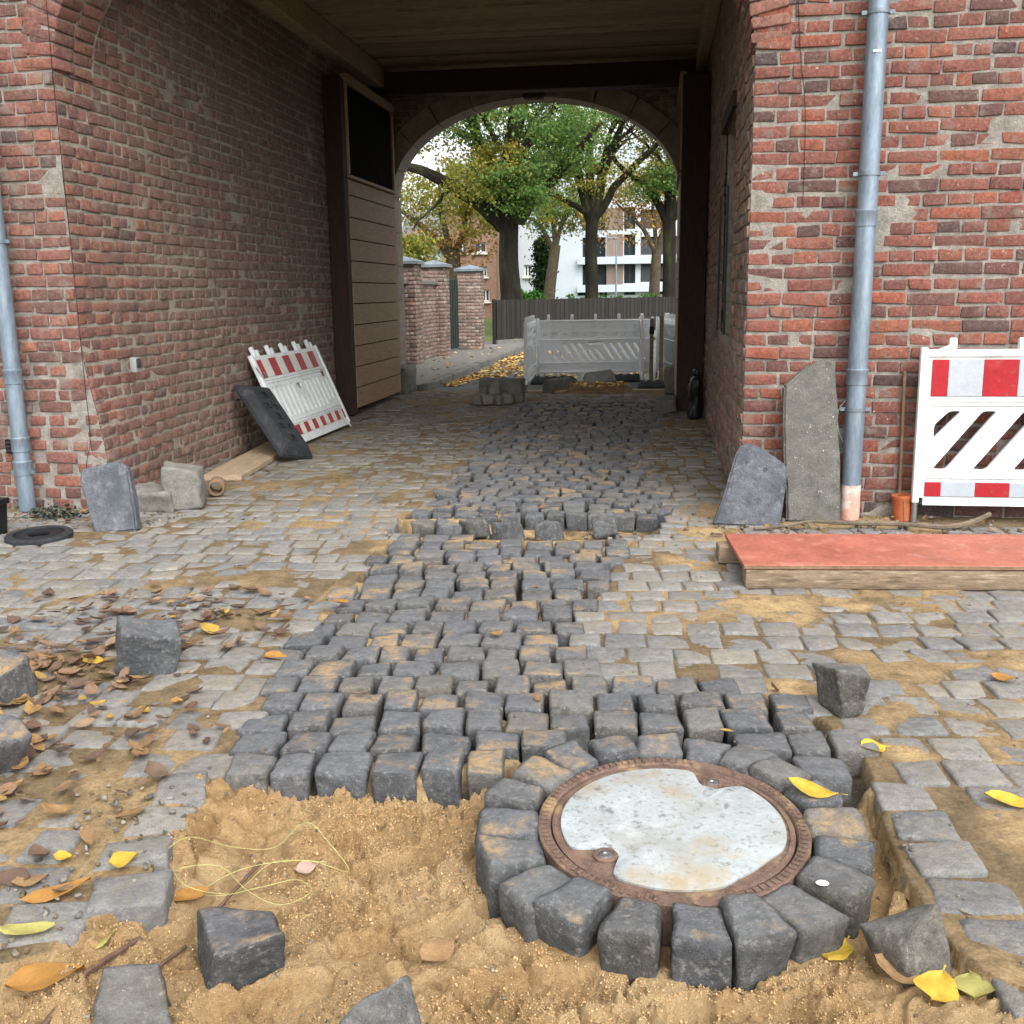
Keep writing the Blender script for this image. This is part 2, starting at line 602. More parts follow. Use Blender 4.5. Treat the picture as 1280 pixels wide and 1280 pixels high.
m_white = pmat('white barrier plastic', 'd8dddd', 6, .07, stains=[('b3b4ad', 9, .54, .70, .5), ('8f8a7d', 34, .62, .70, .55)], bump=((30, .05),), rough=.45, spec=.5)
m_white_lit = pmat('brightened white barrier plastic', 'eef1f2', 6, .05, stains=[('c9cbc8', 9, .58, .72, .4)], bump=((30, .05),), rough=.45, spec=.5)  # light put into the colour: brighter barrier white where only sky light reaches
m_cream = pmat('cream white film', 'd3d2ca', 6, .08, stains=[('b5b2a4', 9, .54, .7, .5)], bump=((90, .08),), rough=.5, spec=.3)
m_red = pmat('red reflective film', '9c1f27', 6, .14, stains=[('b0474c', 7, .56, .7, .35), ('6f5d58', 26, .62, .72, .5)], bump=((90, .08),), rough=.5, spec=.25)
m_silver = pmat('silver white reflective film', 'a4abb4', 6, .08, stains=[('a9adb0', 7, .56, .7, .4)], bump=((90, .08),), rough=.5, spec=.3)
m_rubber = pmat('black recycled rubber', '2b2d30', 30, .3, stains=[('55585c', 12, .56, .72, .5), ('9a9a98', 50, .72, .75, .7)], bump=((80, .5),), rough=.65)
m_black = pmat('black plastic', '17191b', 20, .2, bump=((60, .15),), rough=.45)
m_terra = pmat('terracotta clay', 'b0603c', 14, .2, stains=[('8a4a30', 10, .5, .7, .5)], bump=((60, .2),), rough=.7)
m_bark = pmat('mossy bark', '26221d', 6, .4, stains=[('4c5231', 2, .48, .66, .6)], bump=((9, 1.0), (30, .8)), rough=.95, bdist=.06, stretch=(1, 1, .35))
m_barkl = pmat('pale bark', '574c3f', 6, .35, stains=[('4d5133', 2, .5, .66, .5)], bump=((12, 1.0),), rough=.95, bdist=.04)
m_twig = pmat('grey branch bark', '6d6153', 14, .3, bump=((50, .6),), rough=.9)
LEAF_G = ['54733c', '688a48', '4a6c40', '7c9445', '628852', '5a7c3c', '8e9a48', '6f9052']
LEAF_Y = ['78883f', 'a09c44', '6a8040', 'b8aa50', '8a9042', 'a8943f', '60783c', 'be9c4c', '80903f']
LEAF_O = ['b98548', 'c59a55', '9a7a45', 'cda55f', '8d8048', 'a8744a']
m_leaf_g = pmat('green leaf', LEAF_G, 3, .15, bump=(), rough=.6, transl=.5)
m_leaf_y = pmat('yellowing leaf', LEAF_Y, 3, .15, bump=(), rough=.6, transl=.5)
m_leaf_o = pmat('orange autumn leaf', LEAF_O, 3, .15, bump=(), rough=.6, transl=.5)
m_hedge = pmat('hedge leaf', ['3e6a26', '55852f', '4a7a2c', '36602a'], 3, .15, bump=(), rough=.6, transl=.25)
m_conifer = pmat('conifer needle', ['2b4128', '34502c', '25391f'], 3, .2, bump=(), rough=.7, transl=.15)
LITTER = ['705a4b', '614d42', '876c53', '54443b', '7f6656', '9c7b4a', '6b5548', '4c3e37', '8f7762', '786151', 'b0903f']
m_litter = pmat('dead leaf', LITTER, 40, .2, stains=[('5b4433', 30, .56, .7, .5)], bump=((90, .3),), rough=.75, transl=.15)
m_roadleaf = pmat('pale fallen leaf', ['c9a964', 'd8bd7e', 'b98f4c', 'a87c42', 'd9c592'], 40, .2, bump=(), rough=.8)
m_yleaf = pmat('yellow fallen leaf', 'c3a540', 35, .15, stains=[('b98a2c', 24, .54, .7, .7), ('7c5a2a', 50, .64, .74, .6)], bump=((80, .3),), rough=.6, transl=.2)
m_oleaf = pmat('ochre fallen leaf', 'a97d42', 35, .15, stains=[('8e5d2a', 26, .52, .7, .6)], bump=((80, .3),), rough=.6, transl=.2)
m_bleaf = pmat('brown fallen leaf', '947755', 35, .2, stains=[('75563a', 26, .5, .7, .6)], bump=((80, .3),), rough=.75, transl=.1)
m_gleaf = pmat('pale yellow green leaf', 'aca562', 35, .12, stains=[('8f8a46', 26, .54, .7, .6)], bump=((80, .3),), rough=.6, transl=.2)
m_pinkleaf = pmat('pale pink dry leaf', 'a98f83', 35, .1, bump=((80, .2),), rough=.8)
m_string = pmat('yellow green string', 'b3b274', 20, .1, bump=(), rough=.6)
m_rod = pmat('rusted rod', '6a5347', 30, .3, bump=((120, .4),), rough=.7, metallic=.3)
m_asphalt = pmat('asphalt', '5f5f5e', 30, .2, stains=[('757470', 2, .5, .7, .5), ('474746', 1.3, .55, .7, .4)], bump=((160, .5),), rough=.9)
m_footpath = pmat('footpath concrete', '77756f', 8, .2, stains=[('5f5d57', 2, .5, .7, .5)], bump=((90, .4),), rough=.9)
m_kerb = pmat('kerb stone', '6b6a65', 8, .25, stains=[('8a887f', 3, .5, .7, .5)], bump=((50, .4),), rough=.9)
m_grass = pmat('rough lawn', '4f5f2f', 4, .35, stains=[('7b7340', 1.5, .5, .7, .5)], bump=((30, .8),), rough=.95)
m_soil = pmat('dug soil', '6a5338', 16, .35, stains=[('b0793c', 9, .5, .7, .6), ('3c3128', 7, .55, .7, .6)], bump=((40, .9),), rough=.95)
m_wall_white = pmat('white render', 'b4bcc3', 1, .04, bump=((20, .05),), rough=.8)
m_clad = pmat('brown facade panel', ['7c6a60', '86746a', '6f5f57'], 3, .1, bump=((12, .2),), rough=.7)
m_farbrick = pmat('brown brick house', '8d6f60', 6, .2, bump=((25, .3),), rough=.9)
m_roof = pmat('grey roof tile', '6b6a6a', 4, .2, bump=((12, .4),), rough=.8)
m_glass = pmat('dark window glass', '2a3238', 2, .2, bump=(), rough=.12, spec=.8)
m_frame = pmat('dark window frame', '3a3c3e', 6, .1, bump=(), rough=.5)
m_wframe = pmat('white window frame', 'dcdcd8', 6, .05, bump=(), rough=.5)
m_fence = pmat('weathered fence board', ['302e2b', '383531', '2a2826', '33302d'], 6, .25, bump=((30, .4),), rough=.9, stretch=(6, 6, .6))
m_capstone = pmat('slate blue cap', '7b848c', 6, .2, bump=((40, .3),), rough=.8)
m_green = pmat('green metal gate', '2f4a42', 12, .2, bump=((40, .2),), rough=.6)
m_grey = pmat('grey plastic box', '8b8c8b', 12, .1, bump=((40, .1),), rough=.5)
m_ivy = pmat('ivy leaf', ['6d7a2c', '8a8a30', '51682b', 'a39536'], 3, .15, bump=(), rough=.6, transl=.3)

# ------------------------------------------------------------------ ground and paving
MH = (0.06, 2.72)                      # manhole centre
PIT = [(-1.30, 2.92), (-1.46, 2.86), (-1.40, 2.62), (-1.36, 2.40), (-1.26, 2.24), (-1.40, 2.10), (-1.42, 1.98), (-1.62, 1.86), (-1.7, 0.9), (1.3, 0.9), (1.1, 1.7), (0.92, 1.98),
       (0.74, 2.18), (0.68, 2.35), (0.67, 2.60), (0.67, 2.85), (0.68, 3.02), (0.3, 3.1), (-0.35, 3.06), (-0.46, 2.99), (-0.57, 2.98)]
STRIP1 = [(-1.40, 2.84), (-1.45, 3.10), (-1.42, 3.42), (-1.51, 3.73), (-1.66, 4.20), (-1.58, 4.76), (-1.61, 5.36), (-1.62, 6.15), (-0.15, 6.2), (-0.22, 5.85), (-0.28, 5.10),
          (-0.39, 4.45), (-0.26, 3.95), (0.10, 3.98), (0.52, 3.72), (0.70, 3.40), (0.68, 3.02), (0.62, 2.5), (-0.5, 2.5), (-0.57, 2.96)]
STRIP2 = [(-1.75, 6.75), (-1.67, 7.39), (-1.75, 9.75), (-2.02, 11.5), (-1.8, 14.3), (-0.05, 14.3), (0.07, 12.8), (-0.17, 10.1), (-0.02, 8.35), (0.08, 6.75)]
TRENCH = [(-1.72, 6.22), (-1.78, 6.74), (-1.2, 6.78), (-0.4, 6.80), (0.08, 6.74), (0.05, 6.42), (-0.25, 6.30), (-0.68, 6.22), (-1.2, 6.20)]
COVER = [(0.55, 4.88, .33, .020), (0.2, 5.75, .25, .012), (1.12, 2.78, .22, .014), (1.10, 2.40, .26, .017), (.86, 2.08, .22, .022), (1.35, 2.5, .3, .013), (1.3, 2.1, .45, .016), (-1.45, 3.95, .14, .016), (-1.72, 5.8, .3, .014),
         (-2.3, 5.2, .35, .014), (-1.80, 3.68, .22, .014), (0.55, 3.85, .16, .012), (-0.15, 4.6, .12, .012), (-2.6, 3.6, .5, .012), (-2.2, 2.8, .4, .012), (0.85, 3.35, .12, .012),
         (1.0, 5.0, .2, .012), (1.6, 4.2, .25, .010), (-1.95, 4.5, .22, .012), (0.30, 6.45, .25, .02), (-0.3, 8.2, .3, .01), (-0.2, 12.0, .4, .01)]


def joint_h(X, Y):
    """height and sandiness of whatever lies between the stones"""
    h = -0.0045 + 0.008 * (fbm(X, Y, 9, 4, 3) - 0.5) + 0.004 * (fbm(X, Y, 60, 2, 5) - .5)
    s = .35 + sstep((fbm(X, Y, 1.3, 4, 8) - 0.44) / 0.2) * 0.4
    for cx, cy, r, a in COVER:
        d = np.hypot(X - cx, Y - cy) / r + 1.1 * (fbm(X, Y, 5, 3, 21) - 0.5)
        k = sstep(1.25 - d)
        h = h + .75 * a * k
        s = np.maximum(s, k * (1.0 if cx > -1.6 else .45))
    gen = sstep((fbm(X, Y, 2.2, 4, 31) - 0.57) / 0.14)
    h = h + 0.009 * gen
    s = np.maximum(s, gen * np.where((X < -1.7), .35, .7))
    h = h + .004 * sstep((Y - 6.9) / .4)
    st = inside(STRIP1, X, Y) | inside(STRIP2, X, Y)
    fill = sstep((fbm(X, Y, 3.0, 3, 44) - 0.60) / 0.1)
    h = np.where(st, -0.075 + 0.066 * fill + 0.012 * (fbm(X, Y, 20, 3, 4) - .5), h)
    s = np.where(st, fill * .9, s)
    tr = inside(TRENCH, X, Y)
    h = np.where(tr, -0.085 + 0.07 * (fbm(X, Y, 7, 4, 61) - .45) + .02 * (fbm(X, Y, 30, 3, 4) - .5), h)
    s = np.where(tr, 0.35 + .65 * sstep((fbm(X, Y, 4, 3, 9) - .4) / .2), s)
    pit = inside(PIT, X, Y)
    d = edge_dist(PIT, X, Y)
    lum = 0.085 * (fbm(X, Y, 3.2, 3, 71) - .5) + 0.075 * (fbm(X, Y, 9, 3, 75) - .5)
    rid = np.abs(fbm(X, Y, 5.5, 3, 83) - .5)
    lum = lum - 0.05 * sstep(1 - rid / .05) * fbm(X, Y, 2, 2, 3)
    crumb = (0.026 * (fbm(X, Y, 38, 3, 90, .7) - .5) + 0.014 * (noise2(X * 80, Y * 80, 7) - .5) + .007 * (noise2(X * 150, Y * 150, 2) - .5)) * (0.35 + 1.5 * sstep((fbm(X, Y, 4, 2, 12) - .36) / .22))
    hp = -0.095 + lum + crumb
    for sx_, sy_, a_, ln_, wd_ in ((-.72, 2.62, .6, .16, .07), (-.38, 2.42, 1.0, .14, .06), (-.62, 2.22, .5, .20, .07), (-1.2, 2.62, .2, .12, .08), (-.25, 2.1, .3, .15, .07), (-.45, 2.75, 1.2, .13, .06), (.2, 2.08, .1, .16, .06), (-.85, 1.95, .4, .15, .07)):
        u_ = ((X - sx_) * math.cos(a_) + (Y - sy_) * math.sin(a_)) / ln_
        v_ = (-(X - sx_) * math.sin(a_) + (Y - sy_) * math.cos(a_)) / wd_
        q_ = np.sqrt(u_ ** 4 + v_ ** 4) ** .5 + .25 * (fbm(X, Y, 14, 2, 33) - .5)
        hp = hp - .038 * sstep((1.15 - q_) / .35) + .014 * np.exp(-((q_ - 1.3) / .2) ** 2)      # scrapes and footprints
    left = sstep((-1.12 - X) / 0.35)
    hp = hp + 0.065 * left * sstep(1 - d / .35)
    hp = hp + 0.03 * sstep((Y - 2.72) / .22) * (X < -.5)
    br = sstep((X - 0.45) / .4) * sstep((2.5 - Y) / .35)
    hp = hp + 0.085 * br + .035 * sstep((X - .5) / .12) * (1 - br)
    h = np.where(pit, hp, h)
    s = np.where(pit, 1.0, s)
    r = np.hypot(X - MH[0], Y - MH[1])
    h = np.where(r < 0.60, np.minimum(h, -0.085), h)
    return h, s


def ground_z(x, y):
    h = float(joint_h(np.array([x]), np.array([y]))[0][0])
    if inside(PIT, [x], [y])[0] or inside(TRENCH, [x], [y])[0]:
        return h
    return max(h, 0.006 if not (inside(STRIP1, [x], [y])[0] or inside(STRIP2, [x], [y])[0]) else 0.022)


def grid_mesh(xs, ys):
    X, Y = np.meshgrid(xs, ys, indexing='ij')
    h, s = joint_h(X.ravel(), Y.ravel())
    V = np.stack([X.ravel(), Y.ravel(), h], 1)
    nx, ny = len(xs), len(ys)
    I = np.arange(nx * ny).reshape(nx, ny)
    F = np.stack([I[:-1, :-1], I[1:, :-1], I[1:, 1:], I[:-1, 1:]], -1).reshape(-1, 4)
    return V, F, s


def sub_mesh(name, V, F, s, keep, mat):
    F = F[keep]
    ids, inv = np.unique(F, return_inverse=True)
    return mesh_np(name, V[ids], inv.reshape(F.shape), mat, True, {'sandy': s[ids]})


xs = np.concatenate([np.arange(-9, -4.0, .15), np.arange(-4.0, -2.2, .03), np.arange(-2.2, 1.4, .013), np.arange(1.4, 3.2, .022), np.arange(3.2, 9.1, .15)])
ys = np.concatenate([np.arange(-6, 1.4, .2), np.arange(1.4, 4.6, .014), np.arange(4.6, 7.2, .022)])
V, F, S = grid_mesh(xs, ys)
pv = inside(PIT, V[:, 0], V[:, 1])
court = tag(put('courtyard_pavement', sub_mesh('courtyard_pavement', V, F, S, ~pv[F].all(1), m_joint)), kind='structure')
V, F, S = grid_mesh(np.arange(-1.75, 1.35, .0055), np.arange(1.55, 3.14, .0055))
pv = inside(PIT, V[:, 0], V[:, 1])
tag(put('sand', sub_mesh('sand', V, F, S, pv[F].any(1), m_sand)), 'loose tan building sand in the open pit', 'sand', kind='stuff')
gq = np.random.default_rng(17)         # crumbs of sand lying loose on the surface
cx_, cy_ = gq.uniform(-1.65, 1.2, 90000), gq.uniform(1.6, 3.1, 90000)
dn = fbm(cx_, cy_, 4, 2, 12)
ok = inside(PIT, cx_, cy_) & (np.hypot(cx_ - MH[0], cy_ - MH[1]) > .55) & (gq.random(90000) < .15 + 1.3 * sstep((dn - .40) / .2))
cx_, cy_ = cx_[ok], cy_[ok]
cr_ = gq.gamma(3.0, .00055, len(cx_)) + .0009
oc = np.array([(1, 0, 0), (0, 1, 0), (-1, 0, 0), (0, -1, 0), (0, 0, 1), (0, 0, -.6)], float)
of = np.array([(0, 1, 4), (1, 2, 4), (2, 3, 4), (3, 0, 4), (1, 0, 5), (2, 1, 5), (3, 2, 5), (0, 3, 5)])
cv_ = oc[None] * cr_[:, None, None] * gq.uniform(.6, 1.3, (len(cx_), 6, 1))
an_ = gq.random(len(cx_)) * 6.28
cv_ = np.stack([cv_[..., 0] * np.cos(an_)[:, None] - cv_[..., 1] * np.sin(an_)[:, None], cv_[..., 0] * np.sin(an_)[:, None] + cv_[..., 1] * np.cos(an_)[:, None], cv_[..., 2]], -1)
cv_ += np.stack([cx_, cy_, joint_h(cx_, cy_)[0] + cr_ * .3], -1)[:, None]
m_crumb = pmat('sand crumb', ['b3926a', 'bb9c74', 'a38257', 'c2a780', 'b69770', '9a7a53'], 40, .15, bump=(), rough=.95, spec=.1)
tag(put('sand_crumbs', mesh_np('sand_crumbs', cv_.reshape(-1, 3), (of[None] + 6 * np.arange(len(cx_))[:, None, None]).reshape(-1, 3), m_crumb, False, {'rnd': np.repeat(gq.random(len(cx_)), 6)})),
    'coarse crumbs of sand loose on the pit surface', 'sand', kind='stuff')
xs2 = np.arange(-4.3, 0.95, .035)
ys2 = np.arange(ys[-1], 16.0, .035)
V, F, S = grid_mesh(xs2, ys2)
passage = tag(put('passage_pavement', sub_mesh('passage_pavement', V, F, np.clip(.1 + S * .6, 0, 1), np.ones(len(F), bool), m_joint)), kind='structure')
relaid = tag(put('relaid_pavement', None, None, T(-.9, 4, 0)), kind='structure')
WORLD_BUILT.add(relaid.name)

SETT = (0.15, 0.165, 0.15)
sett_var = []
for k in range(22):
    Q, Fq = rock(100 + k, SETT, (6, 6, 4), .0125, .0038, .0055, .07, ('-z',), 17, .0015)
    sett_var.append((Q - np.array([0, 0, SETT[2] / 2]), Fq))
old_var = []
for k in range(16):
    Q, Fq = rock(300 + k, SETT, (5, 5, 3), .010, .0028, .006, .06, ('-z',), 17, .002)
    old_var.append((Q - np.array([0, 0, SETT[2] / 2]), Fq))


def lay(stones, parent, part, var, mat, limit=300):
    """stones: (x,y,z,w,d,rot,tiltx,tilty). The largest in the picture become parts, the rest one mass"""
    meshes = [mesh_np(part, Q, Fq, mat, True, {'rnd': np.full(len(Q), (i * .37) % 1)}) for i, (Q, Fq) in enumerate(var)]
    sc = []
    for i, s in enumerate(stones):
        px, py, z = depth_px(s[:3])
        ok = -10 < px < 1290 and -10 < py < 1290
        sc.append((1.0 / z ** 3 if ok and z > 0 else 0, i))
    sc.sort(reverse=True)
    chosen = {i for v, i in sc[:limit] if v > 0}
    BV, BF, BR, base = [], [], [], 0
    for i, s in enumerate(stones):
        x, y, z, w, d, a, tx, ty = s
        k = int(rng.integers(len(var)))
        M = T(x, y, z) @ RZ(a + (math.pi if rng.random() < .5 else 0)) @ RX(tx) @ RY(ty) @ Matrix.Diagonal((w / SETT[0], d / SETT[1], 1, 1))
        if i in chosen:
            put(part, meshes[k], parent, M)
        else:
            A = np.array(M)
            Q, Fq = var[k]
            BV.append(Q @ A[:3, :3].T + A[:3, 3])
            BF.append(Fq + base)
            BR.append(np.full(len(Q), rng.random()))
            base += len(Q)
    if BV:
        o = put(part + '_rest', mesh_np(part + '_rest', np.concatenate(BV), np.concatenate(BF), mat, True, {'rnd': np.concatenate(BR)}), parent)
        o['kind'] = 'stuff'


def rows(x0, x1, y0, y1, pitch, ang, wmin, wmax, seed):
    g = np.random.default_rng(seed)
    out = []
    cx, cy = (x0 + x1) / 2, (y0 + y1) / 2
    L = math.hypot(x1 - x0, y1 - y0)
    v = -L / 2
    while v < L / 2:
        p = pitch * g.uniform(.96, 1.04)
        u = -L / 2 - g.random() * .2
        wob, ph = g.uniform(.004, .012), g.random() * 6
        while u < L / 2:
            w = g.uniform(wmin, wmax)
            uu, vv = u + w / 2, v + p / 2 + wob * math.sin(u * 2.1 + ph)
            x = cx + uu * math.cos(ang) - vv * math.sin(ang)
            y = cy + uu * math.sin(ang) + vv * math.cos(ang)
            if x0 <= x <= x1 and y0 <= y <= y1:
                out.append((x, y, w, p))
            u += w
        v += p
    return out


g = np.random.default_rng(3)
relaid_st, old_st, pass_st = [], [], []


def kinds(x, y):
    r = math.hypot(x - MH[0], y - MH[1])
    if r < .63:
        return 'ring'
    if inside(PIT, [x], [y])[0]:
        return 'pit'
    if inside(TRENCH, [x], [y])[0]:
        return 'trench'
    if inside(STRIP1, [x], [y])[0] or inside(STRIP2, [x], [y])[0]:
        return 'strip'
    return 'old'


for (x, y, w, p) in rows(-2.2, 1.0, 2.3, 6.3, .176, RAD(6.5), .135, .185, 1):
    if kinds(x, y) == 'strip' and inside(STRIP1, [x], [y])[0]:
        relaid_st.append((x + g.normal(0, .004), y + g.normal(0, .004), .020 + g.normal(0, .006), w - .014, p - .011, RAD(6.5) + g.normal(0, .018), g.normal(0, .022), g.normal(0, .022)))
for (x, y, w, p) in rows(-2.4, .3, 6.5, 14.4, .172, RAD(1.5), .135, .185, 2):
    if kinds(x, y) == 'strip' and inside(STRIP2, [x], [y])[0]:
        relaid_st.append((x + g.normal(0, .005), y + g.normal(0, .005), .018 + g.normal(0, .007), w - .016, p - .014, RAD(1.5) + g.normal(0, .04), g.normal(0, .035), g.normal(0, .035)))
EDGE = [(-1.47, 2.80, .16, .17, .3), (-1.44, 2.61, .17, .16, .2), (-1.43, 2.44, .19, .15, .35), (-1.35, 2.25, .20, .16, .4), (-1.49, 2.09, .20, .17, .3), (-1.66, 1.93, .20, .17, .3), (-1.80, 1.78, .2, .17, .2),
        (.765, 3.02, .17, .17, .06), (.775, 2.84, .17, .16, .05), (.795, 2.665, .19, .16, .04), (.82, 2.49, .21, .16, .02), (.86, 2.31, .22, .17, .0)]
for (x, y, w, d, a) in EDGE:           # stones along the broken edge of the pit
    old_st.append((x, y, .004 + g.normal(0, .003), w, d, a, g.normal(0, .03), g.normal(0, .03)))
for (x, y, w, p) in rows(-6.0, 4.4, 1.2, 7.06, .178, RAD(5), .15, .20, 5):
    if kinds(x, y) == 'old' and min(math.hypot((x - e[0]) / (e[2] + .16), (y - e[1]) / .33) for e in EDGE) > .5 and (y < 6.75 or -4 < x < .6):
        old_st.append((x, y, .002 + g.normal(0, .003), w - .012, p - .012, RAD(5) + g.normal(0, .015), g.normal(0, .008), g.normal(0, .008)))
for (x, y, w, p) in rows(-4.0, .62, 7.06, 15.75, .165, RAD(1), .14, .20, 6):
    if kinds(x, y) == 'old':
        pass_st.append((x, y, .002 + g.normal(0, .002), w - .008, p - .008, RAD(1) + g.normal(0, .015), g.normal(0, .006), g.normal(0, .006)))
lay(relaid_st, relaid, 'sett', sett_var, m_sett)
lay(old_st, court, 'cobble', old_var, m_old)
lay(pass_st, passage, 'cobble', old_var, m_passage)

# ring of setts round the manhole, tilted with it
MT = T(MH[0], MH[1], .03) @ RX(RAD(2.3))
nring = 20
for k in range(nring):
    a = 2 * math.pi * (k + .35) / nring + g.normal(0, .02)
    wd = 2 * math.pi * .475 / nring - .012 + g.normal(0, .006)
    low = math.sin(a) < .35
    dp = (.165 if low else .15) + g.normal(0, .008)
    Q, Fq = rock(900 + k, (wd, dp, .18), (9, 9, 7), .017, .008, .008, .08, ('-z',), 12, .003)
    Q[:, 0] *= 1 + .9 * (Q[:, 1]) / dp * .28 * -1
    Q = Q - np.array([0, 0, .09])
    M = MT @ RZ(a) @ T(.385 + dp / 2 + .001 + abs(g.normal(0, .004)), 0, .013 + g.normal(0, .006)) @ RZ(math.pi / 2) @ RX(g.normal(0, .03)) @ RY(g.normal(0, .03))
    put('ring_sett', mesh_np('ring_sett', Q, Fq, m_sett, True, {'rnd': np.full(len(Q), rng.random())}), relaid, M)

# ------------------------------------------------------------------ manhole cover
man = thing('manhole_cover', 'round rusty iron manhole cover with whitened concrete infill', 'manhole', MT)
b = MB().lathe([(.345, -.12), (.385, -.12), (.385, -.004), (.381, 0), (.352, 0), (.349, -.004), (.345, -.02)], 96, close=True)
put('frame', b.mesh('frame', m_iron, True), man)
for k in range(104):
    a = 2 * math.pi * k / 104
    if .75 < (a % 3.9) < 1.35:
        continue
    me_r = MB().box((.366, 0, .0025), (.021, .010, .005), bev=.0015).mesh('rib', m_iron, True) if k == 0 else me_r
    put('rib', me_r, man, MT @ RZ(a))
b = MB().lathe([(.0, -.03), (.343, -.03), (.343, -.006), (.336, -.003), (.328, -.003), (.326, -.008), (0, -.008)], 96)
put('cover_plate', b.mesh('cover_plate', m_iron, True), man)
prof = []
NT = 144
for k in range(NT):
    a = 2 * math.pi * k / NT
    r = .318
    for c, wd_, dp_ in ((RAD(225), .21, .092), (RAD(63), .21, .075)):
        dd = (a - c + math.pi) % (2 * math.pi) - math.pi
        r -= dp_ * math.exp(-(dd / wd_) ** 4)
    r -= .022 * math.exp(-(((a - RAD(318) + math.pi) % (2 * math.pi) - math.pi) / .35) ** 4)
    prof.append((r * math.cos(a), r * math.sin(a)))
b = MB()
n = len(prof)
b.raw([(x, y, -.014) for x, y in prof] + [(x, y, -.0015) for x, y in prof] + [(x * .985, y * .985, .0005) for x, y in prof] + [(x * .5, y * .5, .001) for x, y in prof] + [(0, 0, .001)],
      [(i, (i + 1) % n, n + (i + 1) % n, n + i) for i in range(n)] + [(n + i, n + (i + 1) % n, 2 * n + (i + 1) % n, 2 * n + i) for i in range(n)]
      + [(2 * n + i, 2 * n + (i + 1) % n, 3 * n + (i + 1) % n, 3 * n + i) for i in range(n)] + [(3 * n + i, 3 * n + (i + 1) % n, 4 * n) for i in range(n)])
put('infill', b.mesh('infill', m_concrete, True), man)
for ang, rr in ((225, .255), (63, .275)):
    M = MT @ RZ(RAD(ang)) @ T(rr, 0, -.004)
    kh = put('bolt_boss', MB().lathe([(.034, -.004), (.034, .003), (.030, .005), (.021, .005), (.020, .001)], 28).mesh('bolt_boss', m_iron, True), man, M)
    put('bolt', MB().lathe([(.0195, -.004), (.0195, .003), (.016, .005), (.009, .005), (.007, .002), (0, .002)], 20).mesh('bolt', m_steel, True), kh, M)

# ------------------------------------------------------------------ gatehouse
FL, FR = 6.80, 7.10                   # front face of the facade left and right of the opening
XL, XR = -4.03, 0.56                  # passage walls
CEIL = 4.60
house = thing('gatehouse', 'old red brick gatehouse with a vaulted cobbled passage through it', 'building', T(-1.7, 7, 0))
WORLD_BUILT.add(house.name)


def bulge(V):
    """the foot of the worn corner beside the passage swells outward"""
    V = np.array(V, float)
    k = sstep((1.35 - V[:, 2]) / 1.1) * sstep((8.4 - V[:, 1]) / 1.4) * sstep((V[:, 0] + 4.7) / .6)
    V[:, 0] += .13 * k
    return V


def lean(V):
    V = np.array(V, float)
    V[:, 1] += .006 * np.sin(V[:, 2] * 2.2 + V[:, 0] * 1.3)
    return V


